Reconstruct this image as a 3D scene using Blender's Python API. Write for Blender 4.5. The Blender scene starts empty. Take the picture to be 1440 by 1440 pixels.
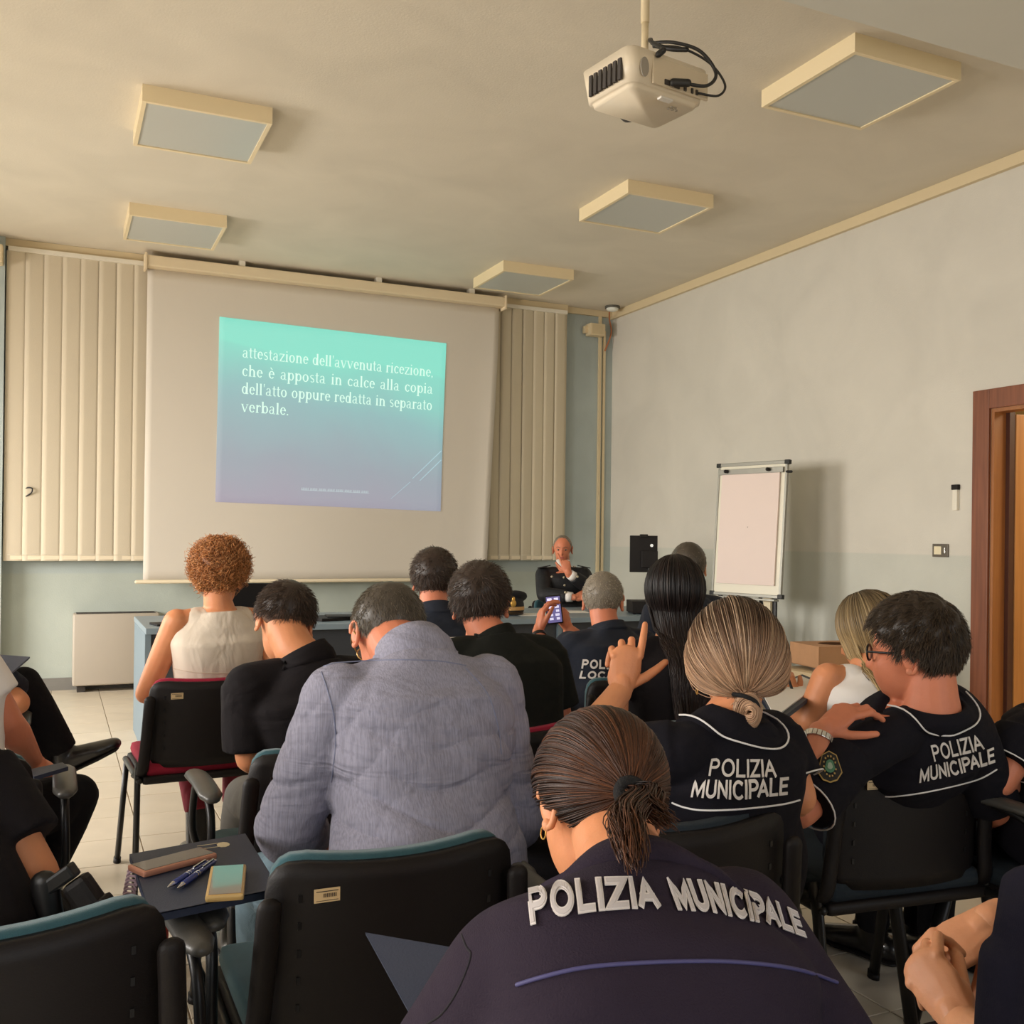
import bpy, bmesh, math, random
import numpy as np
from mathutils import Vector, Matrix
from mathutils.bvhtree import BVHTree

# ---------------------------------------------------------------- camera
F_PX, CX, CY = 1417.4, 720.0, 752.1
YAW, PITCH, ROLL = math.radians(24.427), math.radians(0.117), math.radians(0.668)
EYE = np.array([0.0, 0.0, 1.29])
def cam_axes():
    cy, sy = math.cos(YAW), math.sin(YAW); cp, sp = math.cos(PITCH), math.sin(PITCH)
    fwd = np.array([sy*cp, cy*cp, sp]); right = np.array([cy, -sy, 0.0]); up = np.cross(right, fwd)
    r = right*math.cos(ROLL) + up*math.sin(ROLL)
    u = -right*math.sin(ROLL) + up*math.cos(ROLL)
    return r, u, fwd
CR, CU, CF = cam_axes()
scene = bpy.context.scene
cd = bpy.data.cameras.new('camera'); cam = bpy.data.objects.new('camera', cd)
scene.collection.objects.link(cam); scene.camera = cam
cam.matrix_world = Matrix(((CR[0], CU[0], -CF[0], EYE[0]), (CR[1], CU[1], -CF[1], EYE[1]), (CR[2], CU[2], -CF[2], EYE[2]), (0, 0, 0, 1)))
cd.sensor_fit = 'HORIZONTAL'; cd.sensor_width = 36.0; cd.lens = 36.0*F_PX/1440.0
cd.shift_y = (CY-720.0)/1440.0; cd.clip_start = 0.05
def ray(x, y): return CR*((x-CX)/F_PX) - CU*((y-CY)/F_PX) + CF
def at(x, y, d): return EYE + ray(x, y)*d            # measured point: pixel and distance along the view axis
def at_z(x, y, z): r = ray(x, y); return EYE + r*((z-EYE[2])/r[2])
def cdir(r, d, f): v = CR*r - CU*d + CF*f; return v/np.linalg.norm(v)   # direction given as right / down / away

# ---------------------------------------------------------------- room size
WL, WR, WB, WF, HC = -3.25, 5.19, 8.99, -2.6, 3.60      # left, right, back, rear wall and ceiling

# ---------------------------------------------------------------- world, light, exposure
world = bpy.data.worlds.new('world'); scene.world = world; world.use_nodes = True
wn = world.node_tree; bg = wn.nodes['Background']
sky = wn.nodes.new('ShaderNodeTexSky'); sky.sky_type = 'NISHITA'; sky.sun_elevation = math.radians(42); sky.sun_rotation = math.radians(120); sky.sun_disc = False
wn.links.new(sky.outputs[0], bg.inputs[0]); bg.inputs[1].default_value = 0.25
def area(name, loc, rot, sx, sy, power, col):
    l = bpy.data.lights.new(name, 'AREA'); l.shape = 'RECTANGLE'; l.size = sx; l.size_y = sy; l.energy = power; l.color = col
    o = bpy.data.objects.new(name, l); scene.collection.objects.link(o); o.location = loc; o.rotation_euler = rot
    return o
WINS = [(2.1, 4.1), (6.0, 7.8), (-1.2, 0.6)]             # windows in the left wall, y from / to
for i, (a, b) in enumerate(WINS):
    area('window_daylight', (WL-0.12, (a+b)/2, 1.78), (math.radians(58), 0, math.radians(-90)), b-a-0.1, 1.6, (168, 214, 70)[i], (1.0, 0.94, 0.87)).data.spread = math.radians(150)
area('rear_fill', (1.6, WF-0.1, 1.9), (math.radians(-90), 0, math.radians(180)), 4.0, 1.5, 40, (1.0, 0.94, 0.86)).rotation_euler = (math.radians(90), 0, 0)  # added fill light behind the camera, set in the unseen rear wall
area('corridor_lamp', (6.3, 3.6, 2.55), (0, 0, 0), 0.6, 1.2, 35, (1.0, 0.86, 0.62))
vs = scene.view_settings; vs.view_transform = 'Standard'; vs.look = 'None'; vs.gamma = 1.0; vs.use_curve_mapping = False
vs.exposure = 0.0
scene.cycles.max_bounces = 8; scene.cycles.diffuse_bounces = 5
rnd = random.Random(7); nr = np.random.RandomState(5)

# ---------------------------------------------------------------- materials
def lin(c):
    c = [v/255.0 for v in c[:3]]
    return tuple(v/12.92 if v <= 0.04045 else ((v+0.055)/1.055)**2.4 for v in c) + (1.0,)
MATS = {}
def mat(name, col, rough=0.6, metal=0.0, var=0.0, vscale=8.0, bump=0.0, bscale=60.0, stretch=(1, 1, 1), spec=0.5, emit=None, estr=0.0, alpha=1.0, trans=0.0, sss=0.0, coat=0.0, wrinkle=0.0, wscale=(5, 5, 14), objvar=0.0, sheen=0.0):
    if name in MATS: return MATS[name]
    m = bpy.data.materials.new(name); m.use_nodes = True; MATS[name] = m
    nt = m.node_tree; N = nt.nodes; L = nt.links; b = N['Principled BSDF']
    c = lin(col); b.inputs['Base Color'].default_value = c; b.inputs['Roughness'].default_value = rough
    b.inputs['Metallic'].default_value = metal; b.inputs['Specular IOR Level'].default_value = spec
    if sss: b.inputs['Subsurface Weight'].default_value = sss; b.inputs['Subsurface Radius'].default_value = (0.02, 0.008, 0.004); b.inputs['Subsurface Scale'].default_value = 0.5
    if coat: b.inputs['Coat Weight'].default_value = coat
    if sheen: b.inputs['Sheen Weight'].default_value = sheen
    if trans: b.inputs['Transmission Weight'].default_value = trans
    if alpha < 1: b.inputs['Alpha'].default_value = alpha
    if emit: b.inputs['Emission Color'].default_value = lin(emit); b.inputs['Emission Strength'].default_value = estr
    tc = N.new('ShaderNodeTexCoord'); src = None
    if var > 0:
        n = N.new('ShaderNodeTexNoise'); n.inputs['Scale'].default_value = vscale; n.inputs['Detail'].default_value = 5
        L.new(tc.outputs['Object'], n.inputs['Vector'])
        mr = N.new('ShaderNodeMapRange'); mr.inputs[1].default_value = 0.3; mr.inputs[2].default_value = 0.7; mr.inputs[3].default_value = 1-var; mr.inputs[4].default_value = 1+var
        L.new(n.outputs[0], mr.inputs[0])
        mx = N.new('ShaderNodeVectorMath'); mx.operation = 'SCALE'; mx.inputs[0].default_value = c[:3]
        L.new(mr.outputs[0], mx.inputs['Scale']); src = mx.outputs[0]
    if objvar > 0:
        oi = N.new('ShaderNodeObjectInfo'); mr = N.new('ShaderNodeMapRange'); mr.inputs[3].default_value = 1-objvar; mr.inputs[4].default_value = 1+objvar
        L.new(oi.outputs['Random'], mr.inputs[0]); mx = N.new('ShaderNodeVectorMath'); mx.operation = 'SCALE'; mx.inputs[0].default_value = c[:3]
        if src: L.new(src, mx.inputs[0])
        L.new(mr.outputs[0], mx.inputs['Scale']); src = mx.outputs[0]
    if src: L.new(src, b.inputs['Base Color'])
    nrm = None
    if wrinkle > 0:
        mp = N.new('ShaderNodeMapping'); mp.inputs['Scale'].default_value = wscale; L.new(tc.outputs['Object'], mp.inputs[0])
        n = N.new('ShaderNodeTexNoise'); n.inputs['Scale'].default_value = 1.0; n.inputs['Detail'].default_value = 2.5; n.inputs['Distortion'].default_value = 1.2
        L.new(mp.outputs[0], n.inputs['Vector'])
        bp = N.new('ShaderNodeBump'); bp.inputs['Strength'].default_value = min(1, wrinkle); bp.inputs['Distance'].default_value = 0.03
        L.new(n.outputs[0], bp.inputs['Height']); nrm = bp.outputs[0]
    if bump > 0:
        mp = N.new('ShaderNodeMapping'); mp.inputs['Scale'].default_value = stretch; L.new(tc.outputs['Object'], mp.inputs[0])
        n = N.new('ShaderNodeTexNoise'); n.inputs['Scale'].default_value = bscale; n.inputs['Detail'].default_value = 4; L.new(mp.outputs[0], n.inputs['Vector'])
        bp = N.new('ShaderNodeBump'); bp.inputs['Strength'].default_value = bump; bp.inputs['Distance'].default_value = 0.004
        L.new(n.outputs[0], bp.inputs['Height'])
        if nrm: L.new(nrm, bp.inputs['Normal'])
        nrm = bp.outputs[0]
    if nrm: L.new(nrm, b.inputs['Normal'])
    return m
def wood(name, c1, c2, scale=6.0):
    if name in MATS: return MATS[name]
    m = mat(name, c1, 0.45, bump=0.05, bscale=40, stretch=(1, 1, 0.05)); nt = m.node_tree; N = nt.nodes; L = nt.links
    tc = N.new('ShaderNodeTexCoord'); mp = N.new('ShaderNodeMapping'); mp.inputs['Scale'].default_value = (scale*6, scale*6, scale*0.35)
    L.new(tc.outputs['Object'], mp.inputs[0]); n = N.new('ShaderNodeTexNoise'); n.inputs['Scale'].default_value = 1; n.inputs['Detail'].default_value = 6
    L.new(mp.outputs[0], n.inputs['Vector']); r = N.new('ShaderNodeValToRGB'); r.color_ramp.elements[0].color = lin(c1); r.color_ramp.elements[1].color = lin(c2)
    r.color_ramp.elements[0].position = 0.35; r.color_ramp.elements[1].position = 0.65
    L.new(n.outputs[0], r.inputs[0]); L.new(r.outputs[0], N['Principled BSDF'].inputs['Base Color'])
    return m
def wall_mat(name, top, low, split, patchy=0.05, seed=0.0):
    # painted plaster: two paint tones parted at a height, faint patches
    m = mat(name, top, 0.85, bump=0.25, bscale=90); nt = m.node_tree; N = nt.nodes; L = nt.links
    tc = N.new('ShaderNodeTexCoord'); sx = N.new('ShaderNodeSeparateXYZ'); L.new(tc.outputs['Object'], sx.inputs[0])
    mr = N.new('ShaderNodeMapRange'); mr.inputs[1].default_value = split-0.006; mr.inputs[2].default_value = split+0.006; L.new(sx.outputs[2], mr.inputs[0])
    mx = N.new('ShaderNodeMix'); mx.data_type = 'RGBA'; mx.inputs['A'].default_value = lin(low); mx.inputs['B'].default_value = lin(top); L.new(mr.outputs[0], mx.inputs['Factor'])
    n = N.new('ShaderNodeTexNoise'); n.inputs['Scale'].default_value = 1.6; n.inputs['Detail'].default_value = 6; n.inputs['Distortion'].default_value = 0.8
    L.new(tc.outputs['Object'], n.inputs['Vector']); m2 = N.new('ShaderNodeMapRange'); m2.inputs[1].default_value = 0.3; m2.inputs[2].default_value = 0.7
    m2.inputs[3].default_value = 1-patchy; m2.inputs[4].default_value = 1+patchy; L.new(n.outputs[0], m2.inputs[0])
    sc = N.new('ShaderNodeVectorMath'); sc.operation = 'SCALE'; L.new(mx.outputs['Result'], sc.inputs[0]); L.new(m2.outputs[0], sc.inputs['Scale'])
    L.new(sc.outputs[0], N['Principled BSDF'].inputs['Base Color'])
    return m
def hair_mat(name, root, tip, light, pos=0.35, rough=0.42):
    # strands carry two attributes: rnd (per strand) and tt (0 root .. 1 tip)
    if name in MATS: return MATS[name]
    m = mat(name, root, rough, spec=0.35); nt = m.node_tree; N = nt.nodes; L = nt.links
    a = N.new('ShaderNodeAttribute'); a.attribute_name = 'tt'; b = N.new('ShaderNodeAttribute'); b.attribute_name = 'rnd'
    r = N.new('ShaderNodeValToRGB'); r.color_ramp.elements[0].color = lin(root); r.color_ramp.elements[1].color = lin(tip)
    r.color_ramp.elements[0].position = max(0, pos-0.18); r.color_ramp.elements[1].position = min(1, pos+0.3)
    L.new(a.outputs['Fac'], r.inputs[0])
    r2 = N.new('ShaderNodeValToRGB'); r2.color_ramp.elements[0].color = (0, 0, 0, 1); r2.color_ramp.elements[1].color = (1, 1, 1, 1); r2.color_ramp.elements[0].position = 0.55
    L.new(b.outputs['Fac'], r2.inputs[0])
    mx = N.new('ShaderNodeMix'); mx.data_type = 'RGBA'; mx.inputs['B'].default_value = lin(light); L.new(r.outputs[0], mx.inputs['A'])
    mm = N.new('ShaderNodeMath'); mm.operation = 'MULTIPLY'; mm.inputs[1].default_value = 0.55; L.new(r2.outputs[0], mm.inputs[0]); L.new(mm.outputs[0], mx.inputs['Factor'])
    sc = N.new('ShaderNodeVectorMath'); sc.operation = 'SCALE'; L.new(mx.outputs['Result'], sc.inputs[0])
    mr = N.new('ShaderNodeMapRange'); mr.inputs[3].default_value = 0.6; mr.inputs[4].default_value = 1.3
    f = N.new('ShaderNodeMath'); f.operation = 'FRACT'; m7 = N.new('ShaderNodeMath'); m7.operation = 'MULTIPLY'; m7.inputs[1].default_value = 7.3
    L.new(b.outputs['Fac'], m7.inputs[0]); L.new(m7.outputs[0], f.inputs[0]); L.new(f.outputs[0], mr.inputs[0]); L.new(mr.outputs[0], sc.inputs['Scale'])
    L.new(sc.outputs[0], N['Principled BSDF'].inputs['Base Color'])
    return m

# ---------------------------------------------------------------- mesh helpers: a part is (V, F)
def V3(*a): return np.array(a, float)
def nrmz(v): v = np.asarray(v, float); return v/(np.linalg.norm(v)+1e-12)
def join(parts):
    vs_, fs = [], []; o = 0
    for v, f in parts:
        v = np.asarray(v, float); vs_.append(v); fs += [tuple(i+o for i in t) for t in f]; o += len(v)
    return np.vstack(vs_), fs
def box(x0, x1, y0, y1, z0, z1, bev=0.0):
    if bev <= 0:
        v = [(x, y, z) for z in (z0, z1) for y in (y0, y1) for x in (x0, x1)]
        return np.array(v, float), [(0, 2, 3, 1), (4, 5, 7, 6), (0, 1, 5, 4), (2, 6, 7, 3), (0, 4, 6, 2), (1, 3, 7, 5)]
    bm = bmesh.new(); bmesh.ops.create_cube(bm, size=1.0)
    for q in bm.verts: q.co = Vector(((x0+x1)/2+q.co.x*(x1-x0), (y0+y1)/2+q.co.y*(y1-y0), (z0+z1)/2+q.co.z*(z1-z0)))
    bmesh.ops.bevel(bm, geom=bm.edges[:], offset=bev, segments=2, affect='EDGES', profile=0.6)
    bm.verts.index_update(); v = np.array([q.co[:] for q in bm.verts]); f = [tuple(w.index for w in p.verts) for p in bm.faces]; bm.free()
    return v, f
def xf(part, loc=(0, 0, 0), rz=0.0, M3=None, s=1.0):
    v, f = part; v = np.asarray(v, float)*s
    if M3 is not None: v = v @ np.asarray(M3).T
    if rz: c, q = math.cos(rz), math.sin(rz); v = v @ np.array([[c, -q, 0], [q, c, 0], [0, 0, 1]]).T
    return v + np.asarray(loc, float), f
def tube(pts, radii, seg=12, side=None, caps='round'):
    # radii: scalars or (a, b) pairs; a runs along `side`
    pts = [np.asarray(p, float) for p in pts]; n = len(pts)
    R = [(r, r) if np.isscalar(r) else tuple(r) for r in (radii if hasattr(radii, '__len__') and not isinstance(radii, tuple) else [radii]*n)]
    if len(R) != n: R = [R[0]]*n
    T = []
    for i in range(n):
        a = pts[max(0, i-1)]; b = pts[min(n-1, i+1)]; T.append(nrmz(b-a))
    ref = nrmz(side) if side is not None else (V3(0, 0, 1) if abs(T[0][2]) < 0.9 else V3(1, 0, 0))
    rings = []
    for i in range(n):
        s_ = ref - T[i]*np.dot(ref, T[i])
        if np.linalg.norm(s_) < 1e-4: s_ = np.cross(T[i], V3(0.3, 0.5, 0.8))
        s_ = nrmz(s_); b_ = np.cross(T[i], s_)
        if side is None: ref = s_
        rings.append((pts[i], s_, b_, R[i][0], R[i][1]))
    if caps == 'round':
        p, s_, b_, a, b = rings[0]; q, s2, b2, a2, bb2 = rings[-1]; pre = []; post = []
        for ph in (80, 55, 28):
            c, k = math.cos(math.radians(ph)), math.sin(math.radians(ph)); h = (a+b)/2; h2 = (a2+bb2)/2
            pre.append((p-T[0]*h*k, s_, b_, a*c, b*c)); post.insert(0, (q+T[-1]*h2*k, s2, b2, a2*c, bb2*c))
        rings = pre + rings + post
    ang = np.linspace(0, 2*math.pi, seg, endpoint=False); ca, sa = np.cos(ang), np.sin(ang)
    V = []; Fc = []
    for p, s_, b_, a, b in rings: V.append(p + np.outer(ca*a, s_) + np.outer(sa*b, b_))
    m = len(rings)
    for i in range(m-1):
        for k in range(seg):
            k2 = (k+1) % seg; Fc.append((i*seg+k, i*seg+k2, (i+1)*seg+k2, (i+1)*seg+k))
    Fc.append(tuple(range(seg-1, -1, -1))); Fc.append(tuple((m-1)*seg+k for k in range(seg)))
    return np.vstack(V), Fc
def ellip(c, a, b, r, M3=None, n=14, m=9):
    V = []; Fc = []
    for i in range(m+1):
        t = math.pi*i/m
        for k in range(n):
            p = 2*math.pi*k/n; V.append((a*math.sin(t)*math.cos(p), b*math.sin(t)*math.sin(p), r*math.cos(t)))
    V = np.array(V)
    if M3 is not None: V = V @ np.asarray(M3).T
    for i in range(m):
        for k in range(n): Fc.append((i*n+k, (i+1)*n+k, (i+1)*n+(k+1) % n, i*n+(k+1) % n))
    return V+np.asarray(c), Fc
def smooth_path(pts, k=6):
    pts = np.asarray(pts, float); out = []; n = len(pts)
    for i in range(n-1):
        p0, p1, p2, p3 = pts[max(0, i-1)], pts[i], pts[i+1], pts[min(n-1, i+2)]
        for j in range(k):
            t = j/k; out.append(0.5*((2*p1)+(-p0+p2)*t+(2*p0-5*p1+4*p2-p3)*t*t+(-p0+3*p1-3*p2+p3)*t**3))
    out.append(pts[-1]); return np.array(out)
def obj(name, part, m, parent=None, smooth=False, loc=None):
    v, f = part; me = bpy.data.meshes.new(name); me.from_pydata(np.asarray(v).tolist(), [], [tuple(map(int, t)) for t in f]); me.update()
    if smooth: me.polygons.foreach_set('use_smooth', [True]*len(me.polygons))
    if m is not None: me.materials.append(m)
    o = bpy.data.objects.new(name, me); scene.collection.objects.link(o)
    if parent is not None: o.parent = parent
    if loc is not None: o.location = loc
    return o
def tag(o, label=None, cat=None, group=None, kind=None):
    if label: o['label'] = label
    if cat: o['category'] = cat
    if group: o['group'] = group
    if kind: o['kind'] = kind
    return o
def empty(name, loc=(0, 0, 0), rz=0.0):
    o = bpy.data.objects.new(name, None); o.empty_display_size = 0.1; scene.collection.objects.link(o); o.location = loc; o.rotation_euler = (0, 0, rz); return o
def copy_tree(o, parent=None):
    c = o.copy(); scene.collection.objects.link(c); c.parent = parent
    for ch in list(o.children): copy_tree(ch, c)
    return c
def struct(name, part, m, parent=None, smooth=False):
    o = obj(name, part, m, parent, smooth)
    if parent is None: o['kind'] = 'structure'
    return o
def remesh(parts, voxel, it=4, fac=0.6):
    v, f = join(parts); me = bpy.data.meshes.new('t'); me.from_pydata(v.tolist(), [], [tuple(map(int, t)) for t in f])
    o = bpy.data.objects.new('t', me); scene.collection.objects.link(o)
    md = o.modifiers.new('r', 'REMESH'); md.mode = 'VOXEL'; md.voxel_size = voxel; md.adaptivity = 0
    if it: sm = o.modifiers.new('s', 'SMOOTH'); sm.factor = fac; sm.iterations = it
    dg = bpy.context.evaluated_depsgraph_get(); dg.update()
    ev = o.evaluated_get(dg); me2 = ev.to_mesh(); n = len(me2.vertices)
    V = np.empty(n*3); me2.vertices.foreach_get('co', V); V = V.reshape(-1, 3)
    L = np.empty(len(me2.loops), np.int32); me2.loops.foreach_get('vertex_index', L)
    F = L.reshape(-1, 4) if len(L) == 4*len(me2.polygons) else None
    if F is None: F = [tuple(p.vertices) for p in me2.polygons]
    ev.to_mesh_clear(); bpy.data.objects.remove(o); bpy.data.meshes.remove(me)
    return V, F
def fast_mesh(name, V, Fq, m, parent=None, smooth=True, attrs=None):
    me = bpy.data.meshes.new(name); Fq = np.asarray(Fq, np.int32); n, k = Fq.shape
    me.vertices.add(len(V)); me.vertices.foreach_set('co', np.asarray(V, np.float32).ravel())
    me.loops.add(n*k); me.loops.foreach_set('vertex_index', Fq.ravel())
    me.polygons.add(n); me.polygons.foreach_set('loop_start', np.arange(0, n*k, k, dtype=np.int32)); me.polygons.foreach_set('loop_total', np.full(n, k, np.int32))
    me.update(calc_edges=True)
    if smooth: me.polygons.foreach_set('use_smooth', np.ones(n, bool))
    for a, val in (attrs or {}).items():
        at_ = me.attributes.new(a, 'FLOAT', 'POINT'); at_.data.foreach_set('value', np.asarray(val, np.float32))
    if m is not None: me.materials.append(m)
    o = bpy.data.objects.new(name, me); scene.collection.objects.link(o)
    if parent is not None: o.parent = parent
    return o
def strands(name, P, r0, m, parent, tt=None, rv=None, taper=0.35):
    # P: (N, K, 3) polylines -> three-sided hair tubes
    N, K, _ = P.shape; T = np.gradient(P, axis=1); T /= np.linalg.norm(T, axis=2, keepdims=True)+1e-9
    ref = nr.normal(size=(N, 1, 3)); A = np.cross(T, ref); A /= np.linalg.norm(A, axis=2, keepdims=True)+1e-9; B = np.cross(T, A)
    k = np.linspace(0, 1, K); rad = (r0*(1-(1-taper)*k**1.5))[None, :, None]
    V = np.stack([P+rad*(A*math.cos(a)+B*math.sin(a)) for a in (0, 2.094, 4.189)], axis=2)   # N K 3 3
    idx = np.arange(N*K*3).reshape(N, K, 3); q = []
    for s in range(3):
        s2 = (s+1) % 3; q.append(np.stack([idx[:, :-1, s], idx[:, :-1, s2], idx[:, 1:, s2], idx[:, 1:, s]], axis=-1).reshape(-1, 4))
    if tt is None: tt = np.tile(k, (N, 1))
    if rv is None: rv = nr.rand(N)
    return fast_mesh(name, V.reshape(-1, 3), np.vstack(q), m, parent, True, {'tt': np.repeat(tt.reshape(-1), 3), 'rnd': np.repeat(rv, K*3)})
# ================================================================ THE SETTING
M_wall_r = wall_mat('wall_right_paint', (206, 201, 190), (194, 194, 184), 1.205)
M_wall_b = wall_mat('wall_back_paint', (172, 182, 180), (178, 186, 178), 0.95, 0.08)
M_wall_o = wall_mat('wall_plain_paint', (205, 203, 190), (195, 200, 192), 1.205)
M_ceil = wall_mat('ceiling_plaster', (214, 205, 188), (214, 205, 188), -5, 0.05)
M_beam = mat('beam_paint', (206, 204, 194), 0.9, var=0.02, vscale=1.5)
M_trim = mat('conduit_cream', (214, 196, 160), 0.55)
M_grout = mat('floor_grout', (150, 132, 108), 0.9, var=0.08, vscale=20)
M_tile = mat('floor_tile', (208, 196, 176), 0.32, var=0.05, vscale=6, bump=0.05, bscale=12, objvar=0.035)
M_base = mat('baseboard_grey', (122, 120, 115), 0.5, var=0.06)
M_black = mat('black_plastic', (22, 17, 16), 0.55, bump=0.15, bscale=400, spec=0.3)
M_steel = mat('black_steel', (18, 16, 16), 0.4, spec=0.4)
M_pad = mat('armrest_grey_plastic', (72, 70, 66), 0.4, bump=0.1, bscale=300)
M_teal = mat('teal_upholstery', (46, 84, 92), 0.95, bump=0.4, bscale=600, var=0.08, vscale=60, sheen=0.2)
M_red = mat('crimson_upholstery', (150, 24, 52), 0.95, bump=0.4, bscale=600, var=0.08, vscale=60)
M_white = mat('white_paint', (226, 220, 205), 0.5)
M_chrome = mat('chrome', (200, 200, 200), 0.2, metal=1.0)

TS = 0.352; TX0, TY0 = 0.345-TS*11, 1.03                # tile pitch and joint lines
tiles = []
for i in range(26):
    for j in range(-11, 23):
        x, y = TX0+i*TS, TY0+j*TS
        if x > WR or y > WB or y+TS < WF: continue
        c = np.array([x+TS/2, y+TS/2, 0])-EYE; d = c @ CF; u = CX+F_PX*(c @ CR)/max(d, .01); w_ = CY-F_PX*(c @ CU)/max(d, .01)
        vis = d > 0.5 and -60 < u < 1500 and w_ < 1560
        tiles.append((0 if vis else 1, d if d > 0 else 99, x, y))
tiles.sort()
floor = struct('floor', box(WL, WR, WF, WB, -0.06, -0.004), M_grout)
def tile_part(w, h, g=0.0022, e=0.0012):
    v = [(g, g, -0.003), (w-g, g, -0.003), (w-g, h-g, -0.003), (g, h-g, -0.003), (g+e, g+e, 0), (w-g-e, g+e, 0), (w-g-e, h-g-e, 0), (g+e, h-g-e, 0)]
    return np.array(v, float), [(4, 5, 6, 7), (0, 1, 5, 4), (1, 2, 6, 5), (2, 3, 7, 6), (3, 0, 4, 7), (3, 2, 1, 0)]
shared = None; rest = []; cnt = 0
for q, d, x, y in tiles:
    x0, x1, y0, y1 = max(x, WL), min(x+TS, WR), max(y, WF), min(y+TS, WB)
    if x1-x0 < 0.02 or y1-y0 < 0.02: continue
    full = abs(x1-x0-TS) < 1e-6 and abs(y1-y0-TS) < 1e-6
    if q == 0 and cnt < 300:
        cnt += 1
        if full and shared is not None:
            o = shared.copy(); scene.collection.objects.link(o); o.location = (x, y, rnd.uniform(-0.0006, 0))
        else:
            o = obj('tile', tile_part(x1-x0, y1-y0), M_tile, floor, loc=(x0, y0, 0))
            if full: shared = o
    else: rest.append(xf(tile_part(x1-x0, y1-y0), (x0, y0, 0)))
if rest: o = obj('tile_field', join(rest), M_tile, floor); o['kind'] = 'stuff'

struct('ceiling', box(WL-0.3, WR+0.3, WF-0.3, WB+0.2, HC, HC+0.12), M_ceil)
struct('wall_back', box(WL-0.3, WR+0.3, WB, WB+0.15, 0, HC), M_wall_b)
struct('trim_1', box(WL, -0.375, WB-0.14, WB-0.001, 0, HC-0.001), M_wall_b)                 # shallow pier at the left end of the back wall
DY0, DY1, DH = 3.42, 4.385, 2.104                        # doorway in the right wall
struct('wall_right', join([box(WR, WR+0.14, DY1, WB, 0, HC), box(WR, WR+0.14, WF, DY0, 0, HC), box(WR, WR+0.14, DY0, DY1, DH, HC)]), M_wall_r)
lw = [box(WL-0.3, WL, WF, WB, 0, 0.88), box(WL-0.3, WL, WF, WB, 2.62, HC)]
ys = [WF]+[v for w in sorted(WINS) for v in w]+[WB]
for k in range(0, len(ys), 2): lw.append(box(WL-0.3, WL, ys[k], ys[k+1], 0.88, 2.62))
struct('wall_left', join(lw), M_wall_o)
struct('wall_rear', join([box(WL-0.3, WR+0.3, WF-0.15, WF, 0, 1.1), box(WL-0.3, WR+0.3, WF-0.15, WF, 2.7, HC), box(WL-0.3, -0.45, WF-0.15, WF, 1.1, 2.7), box(3.65, WR+0.3, WF-0.15, WF, 1.1, 2.7)]), M_wall_o)
M_glass = mat('window_glass', (235, 240, 240), 0.05, trans=1.0, alpha=0.25)
def window(i, ax, a, b, z0, z1, pos):
    t = 0.05; fr = []
    for u0, u1, w0, w1 in ((a, b, z0, z0+t), (a, b, z1-t, z1), (a, a+t, z0, z1), (b-t, b, z0, z1), ((a+b)/2-t/2, (a+b)/2+t/2, z0, z1)):
        fr.append(box(pos-0.03, pos+0.03, u0, u1, w0, w1) if ax == 'x' else box(u0, u1, pos-0.03, pos+0.03, w0, w1))
    o = struct('window_%d' % i, join(fr), M_white)
    s = box(pos, pos+0.24, a-0.03, b+0.03, z0-0.03, z0) if ax == 'x' else box(a-0.03, b+0.03, pos, pos+0.12, z0-0.03, z0)
    obj('window_sill', s, M_white, o)
for i, (a, b) in enumerate(WINS): window(i+1, 'x', a, b, 0.88, 2.62, WL-0.2)
window(4, 'y', -0.45, 3.65, 1.1, 2.7, WF-0.05)
BY = 3.29                                                # ceiling beam, its far edge
struct('trim_2', box(WL, WR, BY-0.55, BY, HC-0.112, HC+0.01), M_beam)
# cream conduits and boards along the edges
struct('trim_3', box(WR-0.035, WR-0.001, BY, WB, HC-0.075, HC-0.001), M_trim)
struct('trim_4', join([box(-0.375, 4.62, WB-0.10, WB-0.001, HC-0.06, HC-0.001), box(4.62, WR-0.04, WB-0.04, WB-0.001, HC-0.06, HC-0.001)]), M_trim)
struct('trim_5', join([box(5.02, 5.05, WB-0.025, WB-0.001, 0.75, HC-0.06), box(5.075, 5.10, WB-0.02, WB-0.001, 0.75, HC-0.2)]), M_trim)
struct('baseboard_back', box(-0.375, WR, WB-0.014, WB-0.001, 0, 0.10), M_base)
struct('baseboard_right', join([box(WR-0.014, WR-0.001, DY1+0.12, WB-0.02, 0, 0.10), box(WR-0.014, WR-0.001, WF, DY0-0.12, 0, 0.10)]), M_base)
struct('baseboard_left', box(WL+0.001, WL+0.014, WF, WB-0.16, 0, 0.10), M_base)

# door: frame, and the leaf swung out into the corridor
Wd = wood('door_frame_wood', (112, 62, 38), (134, 78, 50)); Wd2 = wood('door_leaf_wood', (176, 118, 62), (188, 130, 72)); Wd3 = wood('door_jamb_wood', (150, 94, 50), (164, 106, 58))
ft = 0.12
dr = struct('door_1', join([box(WR-0.022, WR, DY1, DY1+ft, 0, DH+ft, 0.004), box(WR-0.022, WR, DY0-ft, DY0, 0, DH+ft, 0.004), box(WR-0.022, WR, DY0, DY1, DH, DH+ft, 0.004)]), Wd)
obj('door_jamb', join([box(WR, WR+0.10, DY1-0.022, DY1+0.0, 0, DH), box(WR, WR+0.10, DY0, DY0+0.022, 0, DH), box(WR, WR+0.10, DY0+0.022, DY1-0.022, DH-0.022, DH)]), Wd3, dr)
obj('door_stop', join([box(WR+0.10, WR+0.145, DY1-0.05, DY1-0.001, 0, DH), box(WR+0.10, WR+0.145, DY0+0.001, DY0+0.05, 0, DH)]), mat('door_stop_dark', (74, 38, 26), 0.5), dr)
leaf = obj('door_leaf', box(WR+0.15, WR+0.98, DY1-0.055, DY1-0.012, 0.01, DH-0.03, 0.003), Wd2, dr)
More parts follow.
